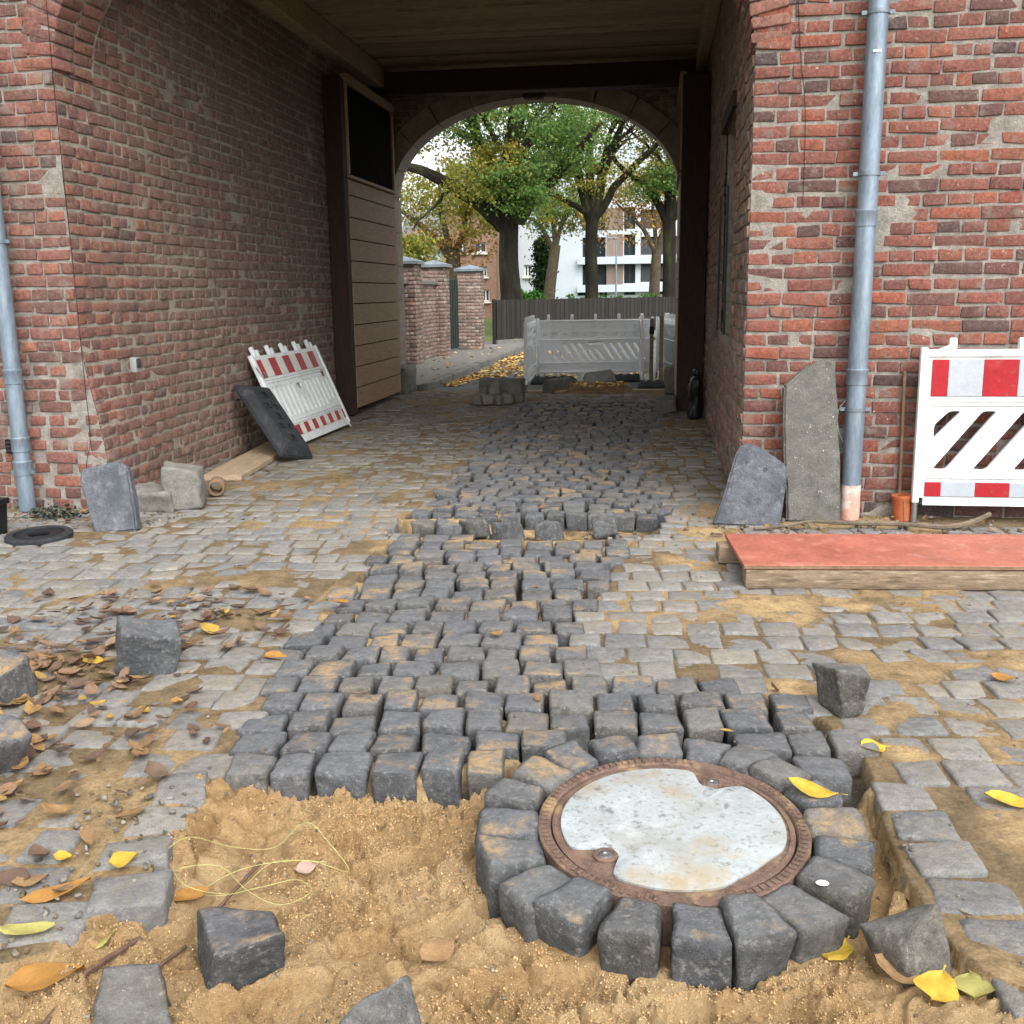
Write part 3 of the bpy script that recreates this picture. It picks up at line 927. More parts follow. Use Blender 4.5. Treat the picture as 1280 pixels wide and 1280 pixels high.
def wall(part, O, U, N, u1, z1, L, Hd, course, mats, skip=None, deform=None, limit=300, seed=1, core_skip=None, rough=.0045, parent=None, ext=(0, 0)):
    g = np.random.default_rng(seed)
    O, U, N = Vector(O), Vector(U), Vector(N)
    B = Matrix((( U.x, -N.x, 0, 0), (U.y, -N.y, 0, 0), (0, 0, 1, 0), (0, 0, 0, 1)))
    mb_mat, mo_mat = mats
    dep = .12
    # mortar bed
    nu, nz = max(2, int(u1 / .07)), max(2, int(z1 / .07))
    uu, zz = np.meshgrid(np.linspace(-ext[0], u1 + ext[1], nu + 1), np.linspace(0, z1, nz + 1), indexing='ij')
    uu, zz = uu.ravel(), zz.ravel()
    dd = .011 + .006 * (fbm(uu, zz, 7, 3, seed) - .5) - .007 * sstep((fbm(uu, zz, 1.7, 3, seed + 5) - .62) / .12)
    V = np.array([O[k] + U[k] * uu - N[k] * dd for k in range(3)]).T
    V[:, 2] = O.z + zz
    I = np.arange((nu + 1) * (nz + 1)).reshape(nu + 1, nz + 1)
    F = np.stack([I[:-1, :-1], I[1:, :-1], I[1:, 1:], I[:-1, 1:]], -1).reshape(-1, 4)
    if core_skip:
        cu, cz = uu[F].mean(1), zz[F].mean(1)
        F = F[~np.array([core_skip(a, c) for a, c in zip(cu, cz)])]
        ids, inv = np.unique(F, return_inverse=True)
        V, F = V[ids], inv.reshape(F.shape)
    if deform:
        V = deform(V)
    w = put(part, mesh_np(part, V, F, mo_mat, True), parent or house)
    hb = course - .017
    var = {}
    for kind, ln in (('s', L), ('h', Hd)):
        var[kind] = []
        for k in range(10):
            Q, Fq = rock(seed * 50 + k + (0 if kind == 's' else 20), (ln, dep, hb), (4 if kind == 's' else 3, 2, 3), .0045, rough, .003, 0, ('+y',), 26)
            var[kind].append((Q + np.array([0, dep / 2, 0]), Fq))
    meshes = {k: [mesh_np('brick', Q, Fq, mb_mat, True, {'rnd': np.full(len(Q), (i * .29) % 1)}) for i, (Q, Fq) in enumerate(v)] for k, v in var.items()}
    bricks = []
    r = 0
    z = .0
    while z + course * .6 < z1:
        kind = 's' if r % 2 == 0 else 'h'
        ln = L if kind == 's' else Hd
        u = 0.0 if kind == 'h' else 0.0
        wob, ph = g.uniform(.002, .007), g.random() * 6
        first = True
        while u < u1 - .03:
            q = ln * g.uniform(.95, 1.04) if g.random() > .08 else ln * g.uniform(.6, .8)
            if first and kind == 's':
                q = ln * .74
            first = False
            q = min(q, u1 - u)
            uc = u + q / 2
            zc = z + course / 2 + wob * math.sin(uc * 2.3 + ph) + g.normal(0, .0015)
            if not (skip and skip(uc, zc, q)) and q > .04:
                bricks.append((kind, uc, zc, q, hb * g.uniform(.93, 1.05), g.normal(-.002, .0035)))
            u += q + .014 * g.uniform(.7, 1.4)
        z += course
        r += 1
    sc = []
    for i, (kind, uc, zc, q, h_, pr) in enumerate(bricks):
        P = O + U * uc + Vector((0, 0, zc))
        px, py, dz = depth_px(P)
        cs = abs((P - Vector((0, 0, CAM_Z))).normalized().dot(N))
        sc.append((q * cs / dz ** 2 if 0 < px < 1280 and 0 < py < 1280 and dz > 0 else 0, i))
    sc.sort(reverse=True)
    chosen = {i for v, i in sc[:limit] if v > 0}
    BV, BF, BR, base = [], [], [], 0
    for i, (kind, uc, zc, q, h_, pr) in enumerate(bricks):
        k = int(g.integers(10))
        ln = L if kind == 's' else Hd
        P = O + U * uc + N * pr
        P = Vector((P.x, P.y, O.z + zc))
        if deform and i in chosen:
            P = Vector(deform([tuple(P)])[0])
        M = T(*P) @ B @ RY(g.normal(0, .012)) @ RZ(g.normal(0, .012)) @ Matrix.Diagonal((q / ln, 1, h_ / hb, 1))
        if i in chosen:
            put('brick', meshes[kind][k], w, M)
        else:
            A = np.array(M)
            Q, Fq = var[kind][k]
            W = Q @ A[:3, :3].T + A[:3, 3]
            if deform:
                W = deform(W)
            BV.append(W)
            BF.append(Fq + base)
            BR.append(np.full(len(Q), g.random()))
            base += len(Q)
    if BV:
        o = put('brick_rest', mesh_np('brick_rest', np.concatenate(BV), np.concatenate(BF), mb_mat, True, {'rnd': np.concatenate(BR)}), w)
        o['kind'] = 'stuff'
    return w


CO = .088
wall('facade_wall', (XR + .012, FR, 0), (1, 0, 0), (0, -1, 0), 4.2, 5.2, .292, .138, CO, (m_brick_r, m_mortar), seed=1, rough=.0032)
wall('facade_wall', (XL - 3.6, FL, 0), (1, 0, 0), (0, -1, 0), 3.588, 5.2, .235, .112, CO, (m_brick_l, m_mortar), seed=2, deform=bulge, rough=.0032)
wall('passage_wall', (XL, FL + .014, 0), (0, 1, 0), (1, 0, 0), 15.6 - FL - .014, CEIL, .235, .112, CO, (m_brick_l, m_mortar_p), seed=3, deform=bulge, rough=.003)
WY0, WY1, WZ0, WZ1 = 8.75, 10.0, 1.12, 2.90      # window in the right passage wall
YE = 15.6


def win_skip(u, z, q=0.0):
    y = YE - u
    return WY0 - q / 2 < y < WY1 + q / 2 and WZ0 - .03 < z < WZ1 + .03


wall('passage_wall', (XR, YE, 0), (0, -1, 0), (-1, 0, 0), YE - FR - .014, CEIL, .235, .112, CO, (m_brick_p, m_mortar_p), skip=win_skip, core_skip=lambda u, z: WY0 < YE - u < WY1 and WZ0 < z < WZ1, seed=4, rough=.003)
# building mass behind the faces
core = MB()
core.box(((-9 + XL - .06) / 2, (FL + .09 + 15.9) / 2, 3.6), (9 + XL - .06, 15.9 - FL - .09, 7.2))
core.box(((9 + XR + .3) / 2, (FR + .09 + 15.9) / 2, 3.6), (9 - XR - .3, 15.9 - FR - .09, 7.2))
core.box((-1.7, 11.6, 6.0), (4.9, 8.5, 2.4))
put('wall_core', core.mesh('wall_core', m_mortar_p), house)
# window recess
wn = put('window', MB().box((XR + .20, (WY0 + WY1) / 2, (WZ0 + WZ1) / 2), (.03, WY1 - WY0, WZ1 - WZ0)).mesh('window', m_glass), house)
fb = MB()
for yy in (WY0 + .035, (WY0 + WY1) / 2, WY1 - .035):
    fb.box((XR + .165, yy, (WZ0 + WZ1) / 2), (.05, .06, WZ1 - WZ0 - .004))
for zz in (WZ0 + .035, (WZ0 + WZ1) / 2, WZ1 - .035):
    fb.box((XR + .163, (WY0 + WY1) / 2, zz), (.044, WY1 - WY0 - .008, .055))
put('frame', fb.mesh('frame', m_black), wn)
rv = MB()
for yy in (WY0 - .012, WY1 + .012):
    rv.box((XR + .11, yy, (WZ0 + WZ1) / 2), (.17, .02, WZ1 - WZ0 + .05))
for zz in (WZ0 - .012, WZ1 + .012):
    rv.box((XR + .112, (WY0 + WY1) / 2, zz), (.166, WY1 - WY0, .02))
put('reveal', rv.mesh('reveal', m_mortar_p), wn)
put('lintel', MB().box((XR - .008, (WY0 + WY1) / 2, WZ1 + .07), (.05, WY1 - WY0 + .3, .12), bev=.006).mesh('lintel', m_darkwood), wn)
for yy in (WY0 + .12, WY1 - .12):
    put('shutter_bar', MB().box((XR - .03, yy, 1.75), (.02, .03, 1.2)).mesh('shutter_bar', m_black), wn)

# front arch: voussoirs and spandrel
AX, AA, AZ, AB = (XL + XR) / 2, (XR - XL) / 2, 3.05, 1.30


def fy(x):
    return FL + (FR - FL) * min(1, max(0, (x - XL) / (XR - XL)))


outer = [(XL - .02, 3.05), (XL - .02, 5.2), (XR + .02, 5.2), (XR + .02, 3.05)] + [(AX + AA * math.cos(t), AZ + AB * math.sin(t)) for t in np.linspace(.0, math.pi, 40)][0:]
sp = MB().plate(outer, [], .5)
sp.v = [(x, y + fy(x) + .014, z) for x, y, z in sp.v]
spw = put('arch_wall', sp.mesh('arch_wall', m_mortar), house)
vq = [rock(700 + k, (.24, .235, .07), (3, 3, 3), .009, .006, .004) for k in range(8)]
vm = [mesh_np('arch_brick', Q, Fq, m_brick_l, True, {'rnd': np.full(len(Q), k * .13 % 1)}) for k, (Q, Fq) in enumerate(vq)]
ts = [0.0]
while ts[-1] < math.pi:
    t = ts[-1]
    ts.append(t + .082 / math.hypot(AA * math.sin(t), AB * math.cos(t)))
for k, t in enumerate(ts[:-1]):
    x, z = AX - AA * math.cos(t), AZ + AB * math.sin(t)
    nx, nz = -math.cos(t) / AA, math.sin(t) / AB
    nl = math.hypot(nx, nz)
    nx, nz = nx / nl, nz / nl
    for q in range(2):
        P = Vector((x + nx * .106, fy(x) + .115 + q * .25, z + nz * .106))
        put('arch_brick', vm[(k * 3 + q) % 8], spw, T(*P) @ RY(-math.atan2(nz, nx)) @ RX(0.0))
# ceiling
y = 7.35
k = 0
gc = np.random.default_rng(9)
while y < 15.55:
    wbd = .255
    gap = .012 if k % 4 else .10
    me = MB().box((0, 0, 0), (XR - XL + .02, wbd, .03), bev=.004).mesh('ceiling_board', m_ceil, rnd=gc.random())
    put('ceiling_board', me, house, T((XL + XR) / 2, y + gap + wbd / 2, CEIL + .012 + gc.normal(0, .004)))
    y += wbd + gap
    k += 1
put('ceiling_core', MB().box(((XL + XR) / 2, 11.4, CEIL + .12), (XR - XL + .3, 8.4, .12)).mesh('ceiling_core', m_blackwood), house)
put('wall_plate', MB().box((XL + .10, 11.4, CEIL - .15), (.19, 8.1, .28), bev=.02).mesh('wall_plate', m_ceil, rnd=.9), house)
put('wall_plate', MB().box((XR - .07, 11.4, CEIL - .13), (.15, 8.1, .24), bev=.02).mesh('wall_plate', m_ceil, rnd=.9), house)
put('cross_beam', MB().box(((XL + XR) / 2, 14.85, 4.36), (XR - XL - .02, .26, .30), bev=.02).mesh('cross_beam', m_darkwood), house)

# far arch
BX, BA, BZ, BB = -1.875, 2.125, 2.95, 1.33
Y0A, Y1A = 15.6, 16.0
arc = [(BX + BA * math.cos(t), BZ + BB * math.sin(t)) for t in np.linspace(0, math.pi, 48)]
outer = [(-4.6, 0), (-4.6, 7.0), (1.2, 7.0), (1.2, 0), (BX + BA, 0)] + arc + [(BX - BA, 0)]
fw = put('arch_wall', MB().plate(outer, [], Y1A - Y0A, T(0, Y0A + .03, 0)).mesh('arch_wall', m_mortar_p), house)
NS = 11
for k in range(NS):
    t0, t1 = math.pi * k / NS + .006, math.pi * (k + 1) / NS - .006
    P = []
    for t in np.linspace(t0, t1, 7):
        c, s_ = math.cos(t), math.sin(t)
        nx, nz = c / BA, s_ / BB
        nl = math.hypot(nx, nz)
        P.append(((BX + BA * c - nx / nl * .02, BZ + BB * s_ - nz / nl * .02), (BX + BA * c + nx / nl * .27, BZ + BB * s_ + nz / nl * .27)))
    poly = [p[0] for p in P] + [p[1] for p in P[::-1]]
    put('arch_stone', MB().plate(poly, [], Y1A - Y0A + .10, T(0, Y0A - .04, 0)).mesh('arch_stone', m_sandstone), fw)
for sx in (-1, 1):
    z = 0.42
    k = 0
    while z < BZ - .1:
        h_ = min(.5, BZ - z)
        xin = BX + sx * (BA - .02)
        put('jamb_stone', MB().box((xin + sx * (.13 + .03 * (k % 2)), (Y0A + Y1A) / 2 + .01, z + h_ / 2), (.26 + .06 * (k % 2), Y1A - Y0A + .10, h_ - .008), bev=.008).mesh('jamb_stone', m_sandstone), fw)
        z += h_
        k += 1
    Q, Fq = rock(60 + sx, (.36, .62, .44), (6, 6, 6), .05, .012, .02)
    put('guard_stone', mesh_np('guard_stone', Q, Fq, m_block), fw, T(BX + sx * (BA + .02), (Y0A + Y1A) / 2 - .05, .20))
put('keystone_lamp', MB().box((BX + .03, Y0A - .12, 4.30), (.30, .2, .16), bev=.03).mesh('keystone_lamp', m_darkwood), house)
# brickwork between arch and ceiling
gb = np.random.default_rng(77)
BV, BF, BR, base = [], [], [], 0
bq = [rock(650 + k, (.22, .06, .07), (3, 2, 3), .008, .005, .004, 0, ('+y',)) for k in range(6)]
for r in range(24):
    for cidx in range(24):
        x = -4.4 + cidx * .235 + (r % 2) * .115
        z = 2.6 + r * CO
        e = ((x - BX) / (BA + .40)) ** 2 + (max(0, z - BZ) / (BB + .34)) ** 2
        if e < 1 or x > 1.0 or z > 4.6:
            continue
        Q, Fq = bq[gb.integers(6)]
        BV.append(Q + np.array([x, Y0A + .045, z]))
        BF.append(Fq + base)
        BR.append(np.full(len(Q), gb.random()))
        base += len(Q)
o = put('brick_rest', mesh_np('brick_rest', np.concatenate(BV), np.concatenate(BF), m_brick_p, True, {'rnd': np.concatenate(BR)}), fw)
o['kind'] = 'stuff'

# gate leaves folded back against the passage walls
for sx, x0, ya, yb, wall_x in ((1, -3.80, 12.70, 14.95, XL), (-1, 0.22, 13.42, 15.35, XR)):
    leaf = put('gate_leaf', MB().box((x0 - sx * .05, (ya + yb) / 2, 2.06), (.05, yb - ya - .02, 3.94)).mesh('gate_leaf', m_blackwood), house)
    put('stile', MB().box(((x0 + wall_x) / 2, ya - .09, 2.03), (abs(x0 - wall_x) - .01, .17, 4.02), bev=.012).mesh('stile', m_darkwood), leaf)
    z = .09
    k = 0
    while z < 2.85:
        hp_ = min(.262, 2.90 - z)
        put('plank', MB().box((x0 - sx * .012, (ya + yb) / 2, z + hp_ / 2), (.026, yb - ya, hp_ - .012), bev=.004).mesh('plank', m_gateplank), leaf)
        z += hp_
        k += 1
    put('rail', MB().box((x0 + sx * .004, (ya + yb) / 2, 2.925), (.07, yb - ya + .02, .04), bev=.006).mesh('rail', m_gateplank), leaf)
    for yy in (ya + .025, yb - .025):
        put('edge_strip', MB().box((x0 - sx * .005, yy, 3.48), (.04, .05, 1.05)).mesh('edge_strip', m_gateplank), leaf)
    for j in range(9):
        yy = ya + .07 + (yb - ya - .14) * (j + .5) / 9
        put('batten', MB().box((x0 - sx * .02, yy, 3.48), (.02, (yb - ya - .14) / 9 - .01, 1.04)).mesh('batten', m_blackwood), leaf)
    put('rail', MB().box((x0 - sx * .01, (ya + yb) / 2, 4.06), (.08, yb - ya, .10)).mesh('rail', m_ceil, rnd=.3), leaf)

# ------------------------------------------------------------------ downpipes, cables, wall fittings
def downpipe(label, x, y, r, z1, joints, clips, foot=None):
    t = thing('downpipe', label, 'pipe', T(x, y, 0))
    z0 = foot or .02
    put('pipe', MB().tube([(0, 0, z0), (0, 0, z1)], r, 24).mesh('pipe', m_zinc, True), t)
    for z in joints:
        put('socket', MB().lathe([(r + .001, -.05), (r + .006, -.048), (r + .006, .03), (r + .009, .036), (r + .009, .05), (r + .004, .055), (r + .001, .055)], 24, (0, 0, z)).mesh('socket', m_zinc, True), t)
    for z in clips:
        c = MB().lathe([(r + .002, -.012), (r + .007, -.012), (r + .007, .012), (r + .002, .012)], 24, (0, 0, z), True)
        c.box((r + .018, 0, z), (.035, .02, .024)).box((-r - .018, 0, z), (.035, .02, .024)).box((0, r + .03, z), (.012, .06, .012))
        put('bracket', c.mesh('bracket', m_zinc_d, True), t)
    if foot:
        put('foot', MB().tube([(0, 0, .0), (0, 0, foot + .004)], r + .003, 24).mesh('foot', m_painted, True), t)
    return t


dp = downpipe('tall zinc downpipe with pink painted foot beside the tall stone slab', 1.285, FR - .10, .062, 5.2, [1.95, .95], [3.16, 2.22, .74], .23)
put('sticker', MB().box((-.004, -.0645, 2.93), (.05, .003, .013)).mesh('sticker', m_wframe), dp)
downpipe('zinc downpipe at the wall above the black ring', -4.50, FL - .11, .056, 5.2, [.98, .50, .33], [.30, 1.9])


def cable(name, label, pts, r, mat, cat='cable'):
    return tag(put(name, MB().tube(pts, r, 6).mesh(name, mat, True), None), label, cat)


def smooth_path(pts, n=8):
    P = [Vector(p) for p in pts]
    out = []
    for i in range(len(P) - 1):
        a, b, c, d = P[max(i - 1, 0)], P[i], P[i + 1], P[min(i + 2, len(P) - 1)]
        for k in range(n):
            t = k / n
            out.append(.5 * ((2 * b) + (c - a) * t + (2 * a - 5 * b + 4 * c - d) * t * t + (3 * b - a - 3 * c + d) * t ** 3))
    out.append(P[-1])
    return out


cable('cable', 'thin black cable hanging down the brick corner behind the leaning slab', smooth_path([(-4.01, FL - .012, 4.4), (-4.03, FL - .012, 3.0), (-4.02, FL - .012, 1.8), (-4.02, FL - .012, 1.0), (-4.02, FL - .012, .55), (-4.06, FL - .02, .36), (-4.08, FL - .03, .12)]), .0025, m_black)
cable('cable', 'thin dark wire running down the upper facade beside the zinc downpipe', smooth_path([(.80, FR - .012, 3.5), (.84, FR - .012, 3.0), (.89, FR - .012, 2.6), (.90, FR - .012, 2.05)]), .0025, m_black)
cable('wire', 'thin pale wire loop hanging behind the downpipe bracket', smooth_path([(1.24, FR - .05, .80), (1.19, FR - .03, .72), (1.20, FR - .03, .58), (1.27, FR - .02, .45)]), .003, m_wframe)
sk = thing('wall_socket', 'small grey socket box on the brick passage wall', 'socket', T(XL + .03 + .10, 7.30, 1.02))
put('box', MB().box((0, 0, 0), (.05, .075, .11), bev=.006).mesh('box', m_grey, True), sk)
put('flap', MB().box((.028, 0, .012), (.008, .06, .07), bev=.003).mesh('flap', m_frame, True), sk)
vc = thing('wall_vent', 'small dark vent opening in the brickwork left of the downpipe', 'vent', T(-4.62, FL - .012, .47))
put('grille', MB().box((0, 0, 0), (.12, .02, .10)).mesh('grille', m_black), vc)
for j in range(3):
    put('slat', MB().box((0, -.013, -.03 + j * .03), (.11, .008, .008)).mesh('slat', m_frame), vc)
sc_ = thing('security_camera', 'white security camera box on the upper brick wall', 'camera', T(-4.46, FL - .05, 3.28))
put('housing', MB().box((0, 0, .025), (.09, .09, .13), bev=.012).mesh('housing', m_white, True), sc_)
put('lens_face', MB().box((.003, -.002, -.065), (.088, .092, .055), bev=.01).mesh('lens_face', m_black, True), sc_)
put('wall_plate', MB().box((0, .05, .0), (.06, .02, .12)).mesh('wall_plate', m_grey), sc_)


# ------------------------------------------------------------------ barriers
def rpoly(poly, r=.02, seg=4):
    out = []
    n = len(poly)
    for i in range(n):
        p0, p1, p2 = Vector(poly[i - 1]), Vector(poly[i]), Vector(poly[(i + 1) % n])
        a, c = (p0 - p1), (p2 - p1)
        q = min(r, a.length * .45, c.length * .45)
        a, c = p1 + a.normalized() * q, p1 + c.normalized() * q
        for k in range(seg + 1):
            t = k / seg
            v = a * (1 - t) ** 2 + p1 * 2 * t * (1 - t) + c * t * t
            out.append((v.x, v.y))
    return out


def rect(x0, z0, x1, z1, r=.012):
    return rpoly([(x0, z0), (x1, z0), (x1, z1), (x0, z1)], r)


def circ(x, z, r, n=12):
    return [(x + r * math.cos(2 * math.pi * k / n), z + r * math.sin(2 * math.pi * k / n)) for k in range(n)]


def stripes(t, W, z0, z1, first, pitch, pale=None, y=-.004):
    x, k = .075, 0
    edges = [x + first]
    while edges[-1] < W - .075:
        edges.append(edges[-1] + pitch)
    for k, e in enumerate(edges):
        e = min(e, W - .075)
        if e - x > .01:
            nm = 'red_stripe' if k % 2 == 0 else 'silver_stripe'
            put(nm, MB().box(((x + e) / 2, y, (z0 + z1) / 2), (e - x, .010, z1 - z0), bev=.003).mesh(nm, m_red if k % 2 == 0 else (pale or m_silver)), t)
        x = e


def posts(t, W, ztop, zbot, pm=None, foot=True):
    for x in (.022, W - .022):
        put('post', MB().box((x, .012, (ztop + zbot) / 2), (.044, .05, ztop - zbot), bev=.008).mesh('post', pm or m_white, True), t)
        if foot:
            put('foot_tube', MB().tube([(x, .012, 0), (x, .012, zbot + .05)], .020, 14).mesh('foot_tube', m_steel, True), t)


def barrier_stripe(label, M, W=2.0):
    t = thing('safety_barrier', label, 'barrier', M, 'plastic safety barriers')
    outer = [(.04, .165), (.07, .165), (.07, .115), (W - .07, .115), (W - .07, .165), (W - .04, .165), (W - .04, 1.09), (.04, 1.09)]
    holes = [rpoly([(.11, .555), (.11, .645), (.20, .735), (.272, .735)], .022)]
    bx = .115
    while bx + .38 < W - .08:
        holes.append(rpoly([(bx, .355), (bx + .085, .355), (bx + .375, .735), (bx + .29, .735)], .022))
        bx += .25
    holes.append(rpoly([(bx, .355), (bx + .085, .355), (W - .10, .50), (W - .10, .60)], .02))
    put('panel', MB().plate(outer, holes, .032).mesh('panel', m_white), t)
    ribs = MB()
    for z in (.80, .30, .775):
        ribs.box((W / 2, -.004, z), (W - .16, .012, .012), bev=.003)
    put('rib', ribs.mesh('rib', m_white, True), t)
    put('top_rail', MB().box((W / 2, .014, 1.105), (W - .10, .055, .05), bev=.01).mesh('top_rail', m_white, True), t)
    stripes(t, W, .83, 1.065, .10, .213)
    stripes(t, W, .175, .27, .10, .213)
    posts(t, W, 1.14, .13)
    x = .195
    while x < W - .1:
        put('knob', MB().box((x, .014, 1.16), (.05, .05, .085), bev=.015).mesh('knob', m_white, True), t)
        x += .42
    put('brace', MB().tube([(.03, .0, 1.085), (.18, .0, 1.15)], .012, 10).mesh('brace', m_white, True), t)
    return t


barrier_stripe('white barrier with red and silver bands standing against the facade behind the red board', T(1.665, 6.93, 0) @ RX(RAD(-1.5)), 2.0)


def barrier_bars(label, M, W=1.9):
    t = thing('safety_barrier', label, 'barrier', M, 'plastic safety barriers')
    outer = rect(.03, .07, W - .03, 1.03, .02)
    holes = []
    n = 13
    for k in range(n):
        x = .17 + (W - .34) * k / (n - 1)
        z0, z1 = (.36, .70)
        if k in (5, 6):
            z1 = .56
        if k in (11, 12):
            z0, z1 = .40, .66
        holes.append(rect(x - .030, z0, x + .030, z1, .029))
    hx = .17 + (W - .34) * 5.5 / (n - 1)
    hand = rect(hx - .07, .615, hx + .07, .68, .02)
    put('panel', MB().plate(outer, holes + [hand], .022).mesh('panel', m_white), t)
    put('back_panel', MB().plate(rect(.04, .08, W - .04, 1.02, .02), [hand], .012, T(0, .042, 0)).mesh('back_panel', m_white), t)
    rb = MB()
    for z in (.745, .775, .285, .315):
        rb.box((W / 2, -.003, z), (W - .14, .012, .011), bev=.003)
    put('rib', rb.mesh('rib', m_white, True), t)
    stripes(t, W, .80, .99, .10, .19, m_cream)
    stripes(t, W, .155, .265, .07, .125, m_cream)
    posts(t, W, 1.05, .09)
    for k in range(5):
        for s_, dz in ((0, .07), (.085, .035)):
            put('knob', MB().box((.14 + k * (W - .33) / 4 + s_, .022, 1.04 + dz / 2), (.05, .04, dz + .05), bev=.01).mesh('knob', m_white, True), t)
    put('sticker', MB().box((W - .19, -.002, .72), (.07, .006, .08)).mesh('sticker', m_ply), t)
    put('hook', MB().tube(smooth_path([(.0, -.0, .92), (-.02, -.03, .84), (.03, -.05, .80), (.06, -.03, .86)]), .006, 8).mesh('hook', m_steel, True), t)
    return t


barrier_bars('white barrier with red stripes leaning on the passage wall beside the wooden gate', T(-3.55, 9.66, -.02) @ RZ(math.pi / 2 - .01) @ RX(-.40))


def barrier_white(label, M, W=2.0):
    t = thing('safety_barrier', label, 'barrier', M, 'white barriers round the dug hole')
    outer = rect(.04, .12, W - .04, 1.02, .015)
    slots = []
    for k in range(13):
        x = .14 + k * .135
        if 5 <= k <= 6 or k < 2:
            slots.append(rpoly([(x + .18, .34), (x + .24, .34), (x + .09, .52), (x + .03, .52)], .02))
        elif x + .3 < W - .06:
            slots.append(rpoly([(x + .20, .34), (x + .26, .34), (x + .08, .62), (x + .01, .62)], .02))
    slots = [s_ for s_ in slots if max(p[0] for p in s_) < W - .07 and min(p[0] for p in s_) > .07]
    slots.append(rect(.87, .595, 1.14, .645, .02))
    rec = []
    for r, z in enumerate((.90, .77)):
        for k in range(11):
            x = .13 + k * .17
            if (k + r) % 2 == 0:
                rec.append(rpoly([(x - .06, z + .04), (x + .06, z + .04), (x + .045, z - .035), (x - .045, z - .035)], .012))
            else:
                rec.append(circ(x, z, .032))
    for k in range(11):
        x = .13 + k * .17
        rec.append(rpoly([(x - .055, .235), (x + .055, .235), (x + .045, .19), (x - .045, .19)], .01) if k % 2 == 0 else circ(x, .21, .026))
    put('panel', MB().plate(outer, slots + rec, .016).mesh('panel', m_white_lit), t)
    put('back_panel', MB().plate(rect(.05, .13, W - .05, 1.01, .01), slots, .012, T(0, .034, 0)).mesh('back_panel', m_white_lit), t)
    rb = MB()
    for z in (.685, .30, .145, 1.0):
        rb.box((W / 2, -.004, z), (W - .1, .014, .014), bev=.004)
    put('rib', rb.mesh('rib', m_white_lit, True), t)
    posts(t, W, 1.05, .10, m_white_lit)
    for k in range(5):
        put('knob', MB().box((.20 + k * (W - .4) / 4, .02, 1.06), (.045, .04, .10), bev=.01).mesh('knob', m_white_lit, True), t)
    return t


def along(a, c, z=.0):
    return T(a[0], a[1], z) @ RZ(math.atan2(c[1] - a[1], c[0] - a[0])), math.hypot(c[0] - a[0], c[1] - a[1])


for a, c, lab in (((-2.06, 17.52), (-.10, 17.95), 'white slotted barrier standing crosswise behind the dug hole outside the arch'),
                  ((-2.0, 15.62), (-2.08, 17.5), 'white barrier seen edge-on at the end nearest the stone block'),
                  ((-.34, 18.0), (-.28, 16.45), 'white barrier seen edge-on between the crosswise panel and the brown stakes'),
                  ((.05, 18.2), (.30, 16.45), 'white barrier standing beside the dark gate post at the arch')):
    M, W = along(a, c, .03)
    barrier_white(lab, M, W)
M, W = along((-.06, 18.05), (1.8, 18.5), .03)
barrier_white('white barrier behind the brown stakes, mostly hidden', M, W)


def rubber_foot(label, M, L=.80, W=.40, H=.11):
    t = thing('barrier_foot', label, 'barrier foot', M, 'black rubber barrier feet')
    x0, x1, y0, y1 = -L / 2, L / 2, -W / 2, W / 2
    b, i = .0, .075
    P = [(x0, y0, 0), (x1, y0, 0), (x1, y1, 0), (x0, y1, 0), (x0, y0, .035), (x1, y0, .035), (x1, y1, .035), (x0, y1, .035), (x0 + i, y0 + i, H), (x1 - i, y0 + i, H), (x1 - i, y1 - i, H), (x0 + i, y1 - i, H)]
    F = [(0, 3, 2, 1), (0, 1, 5, 4), (1, 2, 6, 5), (2, 3, 7, 6), (3, 0, 4, 7), (4, 5, 9, 8), (5, 6, 10, 9), (6, 7, 11, 10), (7, 4, 8, 11), (8, 9, 10, 11)]
    me = MB().raw(P, F).mesh('body', m_rubber)
    bm = bmesh.new()
    bm.from_mesh(me)
    bmesh.ops.bevel(bm, geom=bm.edges[:], offset=.010, segments=2, affect='EDGES')
    bm.to_mesh(me)
    bm.free()
    put('body', me, t)
    for hx, hy in ((-.28, 0), (-.13, .05), (-.13, -.05), (.0, 0), (.13, .05), (.13, -.05), (.28, 0)):
        s_ = .055 if abs(hx) > .2 or hx == 0 else .035
        put('socket_hole', MB().box((hx, hy, H + .0005), (s_, s_, .004)).mesh('socket_hole', m_black), t)
        fr = MB()
        for dx, dy, sx, sy in ((s_ / 2 + .006, 0, .012, s_ + .024), (-s_ / 2 - .006, 0, .012, s_ + .024), (0, s_ / 2 + .006, s_, .012), (0, -s_ / 2 - .006, s_, .012)):
            fr.box((hx + dx, hy + dy, H + .004), (sx, sy, .012))
        put('socket_rim', fr.mesh('socket_rim', m_rubber), t)
    return t


b0, b1 = Vector((-3.33, 9.06, .02)), Vector((-3.90, 9.44, .64))
ex = (b1 - b0).normalized()
ey = Vector((.25, 1, 0))
ey = (ey - ex * ey.dot(ex)).normalized()
ez = ex.cross(ey)
if ez.x < 0:
    ey = -ey
    ez = -ez
c0 = (b0 + b1) / 2
rubber_foot('black rubber barrier foot leaning on the brick wall in front of the striped barrier', Matrix(((ex.x, ey.x, ez.x, c0.x), (ex.y, ey.y, ez.y, c0.y), (ex.z, ey.z, ez.z, c0.z), (0, 0, 0, 1))), .92, .42)
rubber_foot('black rubber foot under the junction of the edge-on and crosswise barriers', T(-1.75, 17.35, 0) @ RZ(.1))
rubber_foot('black rubber foot under the far end of the crosswise barrier', T(-.65, 17.85, 0) @ RZ(.1))
rubber_foot('grey topped rubber foot holding the brown stakes', T(-.02, 16.2, .03) @ RZ(.05), .62, .40)
